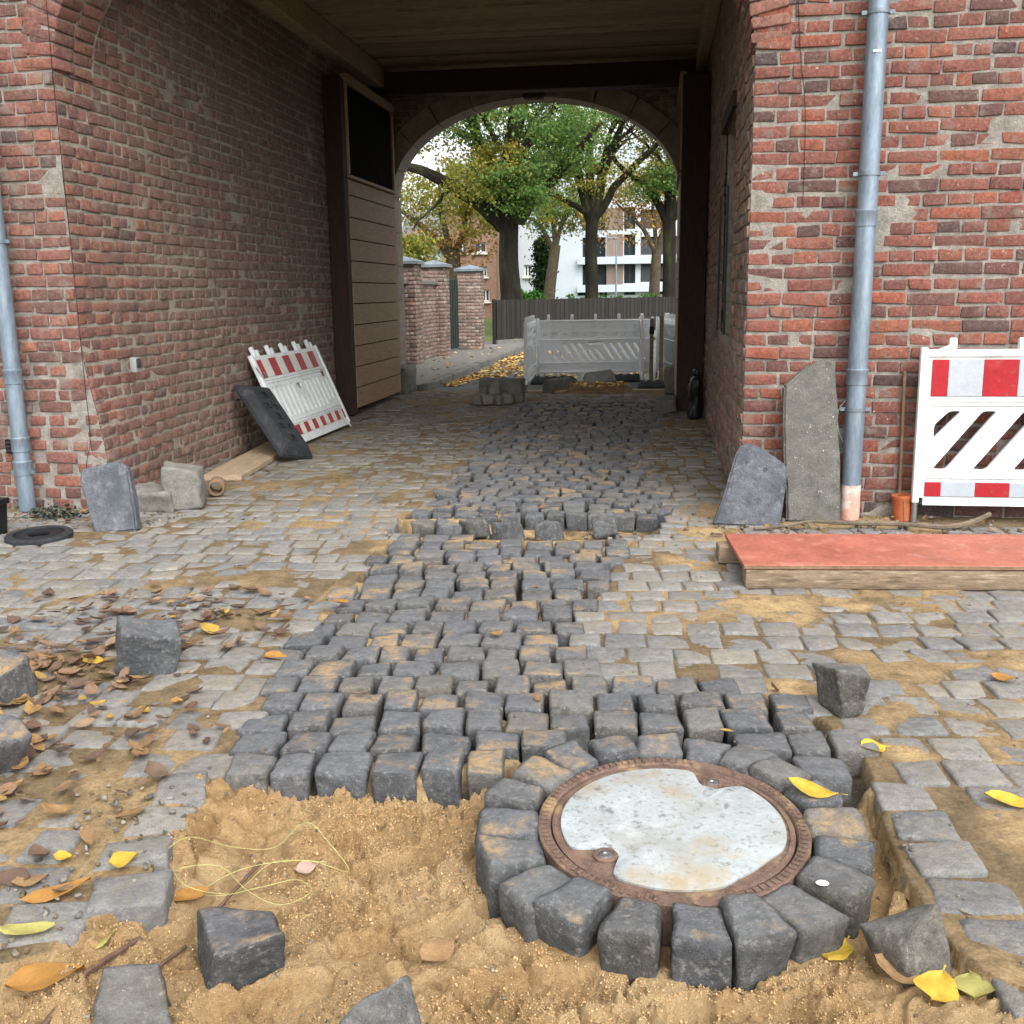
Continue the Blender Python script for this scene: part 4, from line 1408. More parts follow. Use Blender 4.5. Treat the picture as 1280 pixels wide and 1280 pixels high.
st = thing('stake', 'tall brown wooden stake in the rubber foot', 'stake', T(-.12, 16.22, .1))
put('shaft', MB().box((0, 0, .5), (.06, .06, 1.0), bev=.008).mesh('shaft', m_timber), st)
put('clamp', MB().box((0, -.005, .82), (.075, .08, .12), bev=.01).mesh('clamp', m_darkwood), st)
st = thing('stake', 'pale grey stake right beside the brown stake', 'stake', T(.03, 16.26, .1))
put('shaft', MB().box((0, 0, .52), (.065, .05, 1.05), bev=.008).mesh('shaft', m_ceil, rnd=.4), st)
put('clamp', MB().box((0, -.005, .3), (.08, .07, .05), bev=.01).mesh('clamp', m_grey), st)
for lab, x, y, z, sx, sy, a in (('thin plank lying under the rubber foot at the arch', .05, 15.95, .02, .9, .18, .05), ('thin plank lying at the foot of the edge-on barrier', -1.75, 15.72, .02, .7, .14, .1)):
    tag(put('plank', MB().box((0, 0, 0), (sx, sy, .035), bev=.006).mesh('plank', m_plank), None, T(x, y, z) @ RZ(a)), lab, 'plank')


# ------------------------------------------------------------------ slabs, blocks, boards
def slab(name, label, poly, t, M, mat, cat='stone'):
    me = MB().plate(poly, [], t).mesh(name, mat)
    bm = bmesh.new()
    bm.from_mesh(me)
    bmesh.ops.dissolve_limit(bm, angle_limit=.01, verts=bm.verts[:], edges=bm.edges[:])
    bmesh.ops.bevel(bm, geom=bm.edges[:], offset=.014, segments=2, affect='EDGES')
    bmesh.ops.triangulate(bm, faces=[f for f in bm.faces if len(f.verts) > 4])
    bmesh.ops.subdivide_edges(bm, edges=[e for e in bm.edges if e.calc_length() > .06], cuts=3, use_grid_fill=True)
    co = np.array([v.co[:] for v in bm.verts])
    for ax in range(3):
        d = .010 * noise3(co * 9 + ax * 5.0) + .005 * noise3(co * 30 + ax * 3.0)
        for v, q in zip(bm.verts, d):
            v.co[ax] += q
    bm.to_mesh(me)
    bm.free()
    me.polygons.foreach_set('use_smooth', np.ones(len(me.polygons), dtype=bool))
    me.set_sharp_from_angle(angle=RAD(35))
    return tag(put(name, me, None, M), label, cat)


slab('stone_slab', 'tall grey stone slab leaning upright beside the zinc downpipe', [(0, 0), (.345, 0), (.33, .35), (.30, .75), (.265, 1.06), (.20, 1.075), (.06, 1.0), (-.045, .90), (-.04, .55), (-.015, .25)], .10, T(.86, 6.84, 0) @ RX(-.09), m_slab)
drilled = slab('stone_slab', 'bluish tapered stone slab with drill holes leaning at the passage corner', [(-.02, 0), (.41, 0), (.455, .38), (.44, .41), (.25, .53), (.16, .545), (.13, .50), (.06, .25)], .13, T(.39, 6.70, 0) @ RX(-.20), m_slab_b)
for hx_, hz_, hr_ in ((.31, .375, .011), (.36, .27, .006), (.19, .42, .005)):
    put('drill_hole', MB().lathe([(hr_, -.004), (hr_, .03), (0, .03)], 14).mesh('drill_hole', m_black, True), drilled, WM[drilled.name] @ T(hx_, -.002, hz_) @ RX(RAD(-90)))
slab('stone_slab', 'pale grey stone slab leaning below the cable at the worn brick corner', [(.09, 0), (.37, .02), (.345, .22), (.31, .43), (.25, .475), (.12, .455), (-.01, .42), (.0, .30)], .10, T(-3.76, 6.13, -.01) @ RZ(.12) @ RX(-.22), m_slab_b)
Q, Fq = rock(31, (.27, .28, .32), (9, 9, 9), .02, .014, .02, freq=9)
tag(put('stone_block', mesh_np('stone_block', Q, Fq, m_block), None, T(-3.42, 6.98, .155) @ RZ(.35)), 'upright hewn stone block standing against the brick passage wall', 'stone')
Q, Fq = rock(32, (.30, .34, .17), (9, 9, 7), .02, .016, .02, freq=9)
tag(put('stone_block', mesh_np('stone_block', Q, Fq, m_block), None, T(-3.64, 6.92, .08) @ RZ(.15)), 'low dark stone block between the pale slab and the upright block', 'stone')
pipe_t = tag(put('clay_pipe', MB().lathe([(.048, 0), (.060, 0), (.064, .005), (.064, .16), (.048, .16)], 24, close=True).mesh('clay_pipe', m_ply, True), None, T(-3.36, 7.36, .07) @ RZ(.35) @ RX(RAD(-88))), 'short brown clay pipe lying beside the upright stone block', 'pipe')
me = MB().box((0, 0, 0), (.34, 2.0, .045), bev=.006).mesh('plank', m_plank)
tag(put('plank', me, None, T(-3.70, 9.0, .03) @ RZ(.10)), 'bare pale plank lying along the foot of the passage wall', 'plank')

bd = thing('board_stack', 'red coated board lying on a rough timber on the paving', 'board', T(.45, 5.22, 0) @ RZ(RAD(4.5)))
put('board', MB().box((1.2, .35, .122), (2.4, .70, .024), bev=.004).mesh('board', m_board), bd)
put('core_edge', MB().box((1.2, -.0022, .1215), (2.396, .004, .017)).mesh('core_edge', m_ply), bd)
put('timber', MB().box((1.21, .06, .056), (2.4, .13, .105), bev=.012).mesh('timber', m_timber, True), bd)
put('timber', MB().box((1.14, .56, .056), (2.4, .12, .105), bev=.012).mesh('timber', m_timber, True), bd)
tc = thing('terracotta_pipe', 'short orange terracotta pipe standing at the foot of the facade', 'pipe', T(1.63, FR - .10, 0) @ RY(-.08))
put('sleeve', MB().lathe([(.050, 0), (.060, 0), (.062, .14), (.066, .145), (.066, .17), (.054, .17)], 28, close=True).mesh('sleeve', m_terra, True), tc)
put('clip', MB().box((.0, -.062, .07), (.008, .008, .14)).mesh('clip', m_ply), tc)
cable('branch', 'grey fallen branch lying between the slabs and the barrier foot', smooth_path([(.62, 6.55, .02), (.80, 6.60, .03), (1.00, 6.66, .05), (1.25, 6.68, .04), (1.55, 6.66, .045), (1.80, 6.62, .04), (1.98, 6.72, .05), (2.12, 6.80, .09)]), [.010] * 20 + [.014] * 18 + [.017] * 19, m_twig, 'branch')
tag(put('pole', MB().tube([(1.62, FR - .04, 0), (1.60, FR - .02, .98)], .011, 10).mesh('pole', m_ply, True)), 'thin brown pole leaning on the facade behind the barrier edge', 'pole')
rg = thing('drain_ring', 'flat black rubber ring lying on the paving by the downpipe', 'ring', T(-3.93, 5.93, .012) @ RX(RAD(2)))
put('outer_ring', MB().lathe([(.155, .0), (.205, .0), (.205, .022), (.195, .03), (.165, .032), (.155, .03)], 40, close=True).mesh('outer_ring', m_rubber, True), rg)
put('inner_ring', MB().lathe([(.065, .004), (.1545, .004), (.1545, .022), (.12, .026), (.075, .026), (.065, .02)], 40, close=True).mesh('inner_ring', m_black, True), rg)
bn = thing('planter', 'black plastic pot standing against the wall under the vent', 'pot', T(-4.33, 6.02, 0))
put('pot', MB().lathe([(0, 0), (.085, 0), (.10, .2), (.0, .2)], 4).mesh('pot', m_black), bn, WM[bn.name] @ RZ(math.pi / 4) @ Matrix.Diagonal((1.15, 1.15, 1, 1)))
put('rim', MB().box((0, 0, .215), (.19, .19, .04), bev=.006).mesh('rim', m_black), bn)

# dark bag by the gate
bag = thing('sack', 'dark crumpled sack standing behind the gate post in the passage', 'sack', T(.44, 12.55, 0))
Q, Fq = rock(45, (.16, .34, .52), (9, 9, 12), .05, .03, .02, freq=7)
put('body', mesh_np('body', Q + np.array([0, 0, .26]), Fq, m_black), bag)
Q, Fq = rock(46, (.10, .14, .10), (6, 6, 6), .03, .02, .01, freq=12)
put('neck', mesh_np('neck', Q + np.array([0, 0, .55]), Fq, m_black), bag)
Q, Fq = rock(47, (.24, .22, .2), (7, 7, 7), .03, .012, .02)
tag(put('stone_block', mesh_np('stone_block', Q, Fq, m_slab), None, T(.10, 13.1, .09)), 'small dark stone at the foot of the gate post', 'stone')

# ------------------------------------------------------------------ loose cobbles
LOOSE = [(-2.09, 3.80, .19, .18, .175, .35, .12, 'blue grey cobblestone lying on worn paving among brown leaves', 1), (-2.50, 3.40, .18, .18, .15, -.1, .05, 'dark flat-faced cobblestone half sunk in the leaf litter', 2),
         (-2.14, 2.86, .17, .16, .17, .75, .25, 'pale tilted cobblestone at the edge of the leaf litter', 3), (.69, 3.67, .145, .15, .155, .12, -.04, 'dark cube cobblestone standing on the paving near the manhole ring', 4),
         (-.98, 2.12, .22, .20, .16, .55, .1, 'big rough cobblestone in the sand beside the yellow string', 5), (-1.13, 1.83, .18, .18, .16, .25, .12, 'cobblestone in the sand crossed by the rusted rods', 6),
         (-.54, 1.80, .17, .15, .15, .9, .3, 'pale cobblestone tip poking from the sand at the lower edge', 7), (.60, 2.24, .15, .14, .13, .6, -.35, 'dark wedge-shaped cobblestone among yellow leaves beside the manhole ring', 8)]
for x, y, a, c, h_, rz, tx, lab, k in LOOSE:
    Q, Fq = rock(40 + k, (a, c, h_), (11, 11, 11), .010, .012, .028, freq=8)
    z = ground_z(x, y)
    if inside(PIT, [x], [y])[0]:
        z = max(z, -.10) - .015
    tag(put('cobblestone', mesh_np('cobblestone', Q, Fq, m_sett, True, {'rnd': np.full(len(Q), .13 * k % 1)}), None, T(x, y, z + h_ * .44) @ RZ(rz) @ RX(tx) @ RY(tx * .6)), lab, 'cobblestone', 'loose cobblestones')
TR = [(-1.52, 6.52, 'leftmost cobblestone lying in the small sandy trench'), (-1.36, 6.42, 'second cobblestone from the left in the small trench'), (-1.20, 6.53, 'third cobblestone from the left, leaning on its neighbours in the trench'),
      (-.96, 6.50, 'cobblestone standing alone mid-trench in the sand'), (-.70, 6.52, 'cobblestone right of the lone one in the trench'), (-.33, 6.62, 'tilted triangular cobblestone at the right end of the trench')]
for k, (x, y, lab) in enumerate(TR):
    Q, Fq = rock(80 + k, (.16, .15, .14), (6, 6, 6), .018, .007, .015)
    tag(put('cobblestone', mesh_np('cobblestone', Q, Fq, m_sett, True, {'rnd': np.full(len(Q), .17 * k % 1)}), None, T(x, y, -.035 + .012 * (k % 3)) @ RZ(.3 * k) @ RX(.15 - .08 * k) @ RY(.5 if k == 5 else .1)), lab, 'cobblestone', 'cobblestones in the trench')
tr2 = [(-2.46, 14.0, .08), (-2.32, 13.88, .08), (-2.18, 13.98, .08), (-2.06, 14.05, .08), (-2.26, 14.05, .22)]
for k, (x, y, z) in enumerate(tr2):
    where = ('at the gate side of the pile', 'in front of the pile', 'in the middle of the pile', 'at the barrier side of the pile', 'on top of the pile')[k]
    Q, Fq = rock(120 + k, (.17, .16, .15), (5, 5, 5), .025, .007, .015)
    tag(put('cobblestone', mesh_np('cobblestone', Q, Fq, m_passage, True, {'rnd': np.full(len(Q), .21 * k % 1)}), None, T(x, y, z) @ RZ(.5 * k)), 'dark cobblestone ' + where + ' by the large block in the passage', 'cobblestone', 'cobblestones piled by the large block')
Q, Fq = rock(51, (.62, .30, .34), (10, 7, 8), .02, .012, .015)
tag(put('stone_block', mesh_np('stone_block', Q, Fq, m_slab), None, T(-2.20, 14.38, .165) @ RZ(.02)), 'large dark stone block behind the pile of cobbles near the arch', 'stone')

# ------------------------------------------------------------------ leaves on the ground
def leaf_geo(L, W, curl, fold, seed):
    g = np.random.default_rng(seed)
    nu, nv = 7, 5
    P, F = [], []
    ph = g.random() * 6
    for i in range(nu):
        t = i / (nu - 1)
        wdt = W / 2 * (math.sin(math.pi * min(1, max(.0, t)) ** .8) ** .55 if 0 < t < 1 else 0.02)
        for j in range(nv):
            s_ = (j / (nv - 1) - .5) * 2
            x = (t - .5) * L
            y = s_ * wdt * (1 + .08 * math.sin(7 * t + ph))
            z = curl * L * ((2 * t - 1) ** 2) * .5 + fold * abs(s_) ** 1.3 * wdt + .06 * W * math.sin(5 * t + 2.5 * s_ + ph)
            P.append((x, y, z))
    for i in range(nu - 1):
        for j in range(nv - 1):
            F.append((i * nv + j, i * nv + j + 1, (i + 1) * nv + j + 1, (i + 1) * nv + j))
    P += [(L / 2, 0, curl * L * .5), (L * .68, .003, curl * L * .5 + .004), (L * .68, -.003, curl * L * .5 + .004)]
    F.append((len(P) - 3, len(P) - 2, len(P) - 1))
    return np.array(P), F


LEAVES = [(.47, 2.90, .062, .15, .07, -.25, m_yleaf, 'bright golden leaf lying across the manhole ring stones'), (.73, 3.32, None, .09, .07, .3, m_yleaf, 'yellow leaf on the paving near the dark cube cobblestone'),
          (.46, 2.33, None, .09, .075, .9, m_yleaf, 'round orange yellow leaf on the sand below the manhole ring'), (.665, 2.27, None, .075, .05, 1.3, m_oleaf, 'small ochre leaf against the wedge-shaped cobblestone'),
          (.64, 2.13, None, .10, .085, 1.1, m_yleaf, 'broad yellow leaf with a dark midrib in the lower corner sand'), (.72, 2.15, None, .10, .08, 1.4, m_gleaf, 'pale yellow leaf with a brown spot beside the broad yellow one'),
          (.57, 2.19, None, .12, .07, -.5, m_bleaf, 'curled tan leaf below the wedge-shaped cobblestone'), (1.06, 2.99, None, .15, .055, -.2, m_yleaf, 'long yellow leaf on worn paving at the picture edge'),
          (.24, 2.03, None, .13, .06, -.1, m_yleaf, 'yellow leaf on the sand at the lower edge below the ring'), (-1.42, 2.36, None, .075, .07, .5, m_yleaf, 'round lemon yellow leaf on the broken paving edge'),
          (-1.52, 2.20, None, .17, .05, .55, m_oleaf, 'long orange brown leaf lying beside the broken paving edge'), (-1.34, 2.085, None, .09, .06, 1.4, m_gleaf, 'olive yellow leaf hanging over the pit edge'),
          (-1.50, 2.035, None, .13, .05, .4, m_gleaf, 'slender yellow green leaf on the pale broken cobble'), (-1.60, 2.36, None, .05, .035, .2, m_yleaf, 'tiny yellow leaf among chippings near the broken paving'),
          (-1.62, 2.24, None, .09, .06, .6, m_bleaf, 'pale crumpled leaf beside the tiny yellow one'), (-.51, 2.18, None, .10, .07, .9, m_bleaf, 'folded tan leaf alone in the middle of the sand'),
          (-.97, 2.53, None, .06, .05, .4, m_pinkleaf, 'small pale pink lobed leaf on the sand near the string'), (-1.38, 1.92, None, .17, .10, .45, m_oleaf, 'large curled yellow brown leaf beside the rusted rods'),
          (-2.34, 3.80, None, .09, .075, .2, m_yleaf, 'bright yellow leaf in the brown litter beside a blue grey cobblestone'), (-1.59, 3.94, None, .10, .075, .5, m_oleaf, 'orange folded leaf on a sandy patch beside the relaid cobbles'),
          (-1.53, 4.64, .05, .10, .07, .1, m_oleaf, 'dark orange leaf on the first row of relaid cobbles'), (1.36, 4.02, None, .10, .06, -.5, m_oleaf, 'orange leaf on the paving below the timber'),
          (.655, 3.02, None, .10, .06, 1.2, m_gleaf, 'pale leaf standing in the gap beside the manhole ring'), (-2.25, 3.15, None, .14, .06, .9, m_oleaf, 'orange leaf in the litter behind the pale tilted cobblestone'),
          (-1.25, 2.36, None, .12, .06, .5, m_oleaf, 'curled amber leaf tangled under the yellow string')]
for k, (x, y, z, L, W, rz, mt, lab) in enumerate(LEAVES):
    P, F = leaf_geo(L, W * 1.1, .10 if k % 3 else .22, .12 + .15 * (k % 2), k)
    zz = (ground_z(x, y) + .010) if z is None else z
    me = mesh_np('fallen_leaf', P, F, mt, True)
    tag(put('fallen_leaf', me, None, T(x, y, zz) @ RZ(rz) @ RX(.12 * math.sin(k * 2.1)) @ RY(.15 * math.cos(k))), lab, 'leaf', 'large fallen leaves')

gl = np.random.default_rng(21)
lv = [leaf_geo(1, .42 + .10 * (k % 3), .08 + .14 * (k % 3), .1 + .25 * (k % 2), 50 + k) for k in range(9)]
LV, LF, LR, base = [], [], [], 0


def litter(x, y, L, z=None, mass=None):
    global base
    P, F = lv[gl.integers(9)]
    zz = ground_z(x, y) + .006 + gl.random() * .015 if z is None else z
    M = np.array(RZ(gl.random() * 6.28) @ RX(gl.normal(0, .22)) @ RY(gl.normal(0, .2)))[:3, :3]
    LV.append(P * L @ M.T + np.array([x, y, zz + L * .04]))
    LF.extend([[i + base for i in f] for f in F])
    LR.append(np.full(len(P), gl.random()))
    base += len(P)


cand = 0
while cand < 470:
    x, y = gl.uniform(-3.3, -1.35), gl.uniform(1.9, 5.0)
    px, py, _ = depth_px((x, y, 0))
    if px < -60 or inside(PIT, [x], [y])[0] or inside(STRIP1, [x], [y])[0]:
        continue
    dens = math.exp(-((x + 2.45) / .45) ** 2 - ((y - 3.55) / .75) ** 2) + .75 * math.exp(-((x + 1.98) / .28) ** 2 - ((y - 2.8) / .4) ** 2) + .5 * math.exp(-((x + 2.2) / .5) ** 2 - ((y - 4.5) / .3) ** 2) + .03
    dens *= .4 + 1.2 * float(fbm(np.array([x]), np.array([y]), 3, 3, 14)[0])
    if gl.random() < dens:
        litter(x, y, gl.uniform(.03, .10))
        cand += 1
for k in range(150):
    x, y = gl.uniform(-4, 3), gl.uniform(2, 14)
    if not inside(PIT, [x], [y])[0] and not (y > 6.7 and not (-3.9 < x < .4)):
        litter(x, y, gl.uniform(.03, .07))
for k in range(90):
    x = gl.choice([gl.uniform(.3, 2.6), gl.uniform(-4.5, -3.7)])
    litter(x, gl.uniform(6.35, 7.0) if x > 0 else gl.uniform(6.2, 6.75), gl.uniform(.03, .08))
for k in range(40):
    x, y = gl.uniform(-1.7, 0), gl.uniform(6.25, 6.75)
    litter(x, y, gl.uniform(.03, .06))
tag(put('leaf_litter', mesh_np('leaf_litter', np.concatenate(LV), LF, m_litter, True, {'rnd': np.concatenate(LR)})), 'brown dead leaves strewn over the worn paving', 'leaves', kind='stuff')

# chippings and clods
CV, CF, CRn, base = [], [], [], 0
cvar = [rock(500 + k, (1, .8, .6), (2, 2, 2), .2, .12, .12, freq=2.2) for k in range(8)]


def chip(x, y, s, z=None):
    global base
    Q, Fq = cvar[gl.integers(8)]
    A = np.array(RZ(gl.random() * 6.28) @ RX(gl.random() * 3))[:3, :3]
    CV.append(Q * s @ A.T + np.array([x, y, (ground_z(x, y) if z is None else z) + s * .22]))
    CF.append(Fq + base)
    CRn.append(np.full(len(Q), gl.random()))
    base += len(Q)


for k in range(110):
    t = gl.random()
    x, y = -1.5 + gl.normal(0, .10) - .05 * t, 1.95 + t * 1.0
    chip(x, y, gl.uniform(.006, .022))
for k in range(260):
    chip(gl.uniform(-2.8, 1.8), gl.uniform(1.9, 6.7), gl.uniform(.004, .013))
for k in range(170):
    chip(gl.uniform(-1.75, .1), gl.uniform(6.2, 6.75), gl.uniform(.008, .035))
for k in range(170):
    chip(gl.uniform(.15, 2.7), gl.uniform(6.4, 7.05), gl.uniform(.008, .035))
for k in range(130):
    chip(gl.uniform(-4.6, -3.3), gl.uniform(6.3, 6.75), gl.uniform(.006, .022))
for k in range(200):
    chip(gl.uniform(-1.3, .9), gl.uniform(1.85, 2.9), gl.uniform(.004, .012))
for k in range(120):
    chip(gl.uniform(-3.9, .5), gl.uniform(7.1, 15), gl.uniform(.006, .02))
m_chip = pmat('stone chipping', ['6a6862', '53514c', '7c786f', '8d897f', '5e4f3c', '6f6049'], 40, .25, bump=((90, .4),), rough=.9)
tag(put('rubble', mesh_np('rubble', np.concatenate(CV), np.concatenate(CF), m_chip, False, {'rnd': np.concatenate(CRn)})), 'stone chippings and clods scattered over sand and paving', 'rubble', kind='stuff')


def gz(x, y, dz=.006):
    return (x, y, ground_z(x, y) + dz)


sp_pts = [(-1.36, 2.44), (-1.30, 2.50), (-1.22, 2.60), (-1.12, 2.67), (-1.02, 2.68), (-.94, 2.64), (-.86, 2.58)]
cable('string', 'loose yellow green string tangled on the sand', smooth_path([gz(x, y, .02 + .03 * math.sin(i * 1.9) ** 2) for i, (x, y) in enumerate(
    sp_pts + [(-.95, 2.54), (-1.05, 2.50), (-1.15, 2.46), (-1.22, 2.40), (-1.15, 2.36), (-1.05, 2.41), (-.98, 2.48), (-.92, 2.43), (-.98, 2.36), (-1.08, 2.38), (-1.2, 2.47), (-1.3, 2.42), (-1.24, 2.36), (-1.14, 2.42), (-1.06, 2.52), (-.9, 2.51)])]), .0009, m_string, 'string')
for a, c, lab in (((-1.34, 1.78), (-1.26, 2.13), 'thick rusted rod lying in the sand by the curled leaf'), ((-1.19, 1.97), (-1.145, 2.14), 'thin rusted rod sticking out behind the cobblestone'),
                  ((-1.16, 2.26), (-1.10, 2.52), 'thin steel rod half buried under the string')):
    za, zc = ground_z(*a), ground_z(*c)
    cable('rod', lab, [(a[0], a[1], za + .012), ((a[0] + c[0]) / 2, (a[1] + c[1]) / 2, max((za + zc) / 2, ground_z((a[0] + c[0]) / 2, (a[1] + c[1]) / 2)) + .012), (c[0], c[1], zc + .010)], .008 if 'thick' in lab else .005, m_rod, 'rod')
pb = MB().lathe([(0, 0), (.010, .001), (.013, .004), (.010, .007), (0, .008)], 16)
tag(put('pebble', pb.mesh('pebble', m_wframe, True), None, T(.435, 2.44, .036) @ Matrix.Diagonal((1.3, 1, 1, 1))), 'smooth white pebble lying on a manhole ring stone', 'pebble')

# weeds by the downpipe
wd = thing('weed', 'dark leafy weed growing at the foot of the downpipe', 'plant', T(-4.18, 6.52, 0))
WV, WF, b0_ = [], [], 0
for k in range(160):
    P, F = lv[k % 9]
    M = np.array(RZ(gl.random() * 6.28) @ RX(gl.normal(0, .6)) @ RY(gl.normal(-.4, .5)))[:3, :3]
    WV.append(P * gl.uniform(.02, .045) @ M.T + np.array([gl.normal(0, .11), gl.normal(0, .04), abs(gl.normal(.03, .035)) + .01]))
    WF.extend([[i + b0_ for i in f] for f in F])
    b0_ += len(P)
put('foliage', mesh_np('foliage', np.concatenate(WV), WF, pmat('weed leaf', '2f3d33', 30, .3, bump=(), rough=.6), True), wd)
wst = MB()
for k in range(7):
    a = gl.random() * 6.28
    wst.tube([(0, 0, 0), (.05 * math.cos(a), .03 * math.sin(a), .04), (.11 * math.cos(a), .05 * math.sin(a), .06)], .003, 5)
put('stem', wst.mesh('stem', m_twig), wd)

# ------------------------------------------------------------------ outside the arch
gs = MB()
gs.raw([(-400, -400, -.35), (400, -400, -.35), (400, 400, -.35), (-400, 400, -.35)], [(0, 1, 2, 3)])
tag(put('ground', gs.mesh('ground', m_grass)), kind='structure')
rd = MB()
rd.raw([(-3.72, 15.98, -.006), (14, 15.98, -.006), (14, 46, -.006), (-2.6, 31, -.006), (-3.72, 28.5, -.006)], [(0, 1, 2, 3, 4)])
tag(put('road', rd.mesh('road', m_asphalt)), kind='structure')
fp = MB().plate([(-9, -.3), (-3.80, -.3), (-3.80, .09), (-9, .09)], [], 14.5, T(0, 16.0, 0))
foot = tag(put('footpath', fp.mesh('footpath', m_footpath)), kind='structure')
yk = 16.05
k = 0
while yk < 30:
    Q, Fq = rock(200 + k, (.15, .98, .3), (4, 8, 4), .02, .004, .006)
    put('kerb_stone', mesh_np('kerb_stone', Q, Fq, m_kerb), foot, T(-3.72 + .012 * math.sin(k), yk + .49, -.045))
    yk += 1.0
    k += 1
lw = MB().raw([(-60, 28.9, .03), (-4.2, 28.9, .03), (-3.4, 30.6, .03), (14, 48, .03), (60, 60, .03), (60, 160, .03), (-60, 160, .03)], [(0, 1, 2, 3, 4, 5, 6)])
tag(put('lawn', lw.mesh('lawn', m_grass)), kind='structure')

# soil and leaf heap in the dug hole
hx, hy = np.meshgrid(np.linspace(-1.9, -.1, 60), np.linspace(15.3, 16.9, 54), indexing='ij')
hx, hy = hx.ravel(), hy.ravel()
rr = np.sqrt(((hx + 1.0) / .85) ** 2 + ((hy - 16.1) / .75) ** 2)
hz = -.03 + (.16 * sstep(1.15 - rr)) * (.55 + .9 * fbm(hx, hy, 3, 3, 5)) + .04 * (fbm(hx, hy, 12, 3, 6) - .5) * sstep(1.3 - rr)
I = np.arange(60 * 54).reshape(60, 54)
tag(put('soil_heap', mesh_np('soil_heap', np.stack([hx, hy, hz], 1), np.stack([I[:-1, :-1], I[1:, :-1], I[1:, 1:], I[:-1, 1:]], -1).reshape(-1, 4), m_soil)), 'low heap of brown soil and leaves in the dug hole beyond the arch', 'soil', kind='stuff')
Q, Fq = rock(61, (.5, .35, .10), (8, 6, 4), .015, .01, .02)
tag(put('stone_slab', mesh_np('stone_slab', Q, Fq, m_slab), None, T(-.95, 16.45, .16) @ RX(.5) @ RZ(.2)), 'pale broken slab lying on the soil heap', 'stone')
Q, Fq = rock(62, (.12, .5, .22), (5, 8, 5), .02, .01, .02)
tag(put('stone_slab', mesh_np('stone_slab', Q, Fq, m_slab), None, T(-1.55, 15.85, .10) @ RZ(-.6)), 'dark upright slab edging the soil heap', 'stone')
LV, LF, LR, base = [], [], [], 0
for k in range(900):
    t = gl.random()
    y = 16.8 + 10 * t ** 1.2
    x = -3.55 + abs(gl.normal(0, .5 + .25 * math.sin(y))) * (1.2 if y > 18 else .5)
    litter(x, y, gl.uniform(.07, .14), .0)
for k in range(350):
    litter(gl.normal(-1.2, .9), gl.uniform(18.3, 22), gl.uniform(.07, .13), .0)
for k in range(160):
    a, r_ = gl.random() * 6.28, gl.random() ** .5
    litter(-1.0 + .55 * r_ * math.cos(a), 16.05 + .5 * r_ * math.sin(a), gl.uniform(.05, .10), .11)
for k in range(60):
    litter(gl.uniform(-5, -3.9), gl.uniform(16.5, 27), gl.uniform(.06, .12), .10)
tag(put('road_leaves', mesh_np('road_leaves', np.concatenate(LV), LF, m_roadleaf, True, {'rnd': np.concatenate(LR)})), 'pale yellow fallen leaves along the kerb outside the arch', 'leaves', kind='stuff')

# garden wall with pilasters
gw = thing('garden_wall', 'old brick garden wall with capped pilasters outside the arch', 'wall', T(-5.1, 20, .09))
WORLD_BUILT.add(gw.name)


def bricked(part, x0, x1, y0, y1, z1, cap, parent, seed):
    """a brick pier with bricks on the faces toward the road and toward the arch"""
    p = put(part, MB().box(((x0 + x1) / 2, (y0 + y1) / 2, z1 / 2 + .045), (x1 - x0 - .02, y1 - y0 - .02, z1 - .09)).mesh(part, m_mortar), parent)
    gg = np.random.default_rng(seed)
    BV, BF, BR, base = [], [], [], 0
    qs = [rock(seed + 600 + k, (.22, .05, .066), (2, 2, 2), .008, .004, .003, 0, ('+y',)) for k in range(5)]
    for face in (0, 1):
        Lh = (y1 - y0) if face == 0 else (x1 - x0)
        z, r = .09 + .04, 0
        while z < z1 - .02:
            u = 0.0
            while u < Lh - .04:
                q = min(.11 if r % 2 else .225, Lh - u)
                Q, Fq = qs[gg.integers(5)]
                Q = Q * np.array([(q - .012) / .22, 1, gg.uniform(.95, 1.05)])
                if face == 0:   # faces +x
                    A = np.array([[0, -1, 0], [1, 0, 0], [0, 0, 1]])
                    W_ = Q @ A.T + np.array([x1 - .022, y0 + u + q / 2, z])
                else:           # faces -y
                    W_ = Q + np.array([x0 + u + q / 2, y0 + .022, z])
                BV.append(W_)
                BF.append(Fq + base)
                BR.append(np.full(len(Q), gg.random()))
                base += len(Q)
                u += q
            z += .084
            r += 1
    o = put('brick_rest', mesh_np('brick_rest', np.concatenate(BV), np.concatenate(BF), m_brick_w, True, {'rnd': np.concatenate(BR)}), p)
    o['kind'] = 'stuff'
    if cap:
        cx, cy, sx, sy = (x0 + x1) / 2, (y0 + y1) / 2, x1 - x0 + .12, y1 - y0 + .12
        P = [(cx + a * sx / 2, cy + c * sy / 2, zz) for zz in (z1, z1 + .06) for a, c in ((-1, -1), (1, -1), (1, 1), (-1, 1))] + [(cx, cy, z1 + .17)]
        put('cap', MB().raw(P, [(0, 3, 2, 1), (0, 1, 5, 4), (1, 2, 6, 5), (2, 3, 7, 6), (3, 0, 4, 7), (4, 5, 8), (5, 6, 8), (6, 7, 8), (7, 4, 8)]).mesh('cap', m_capstone), p)
    return p


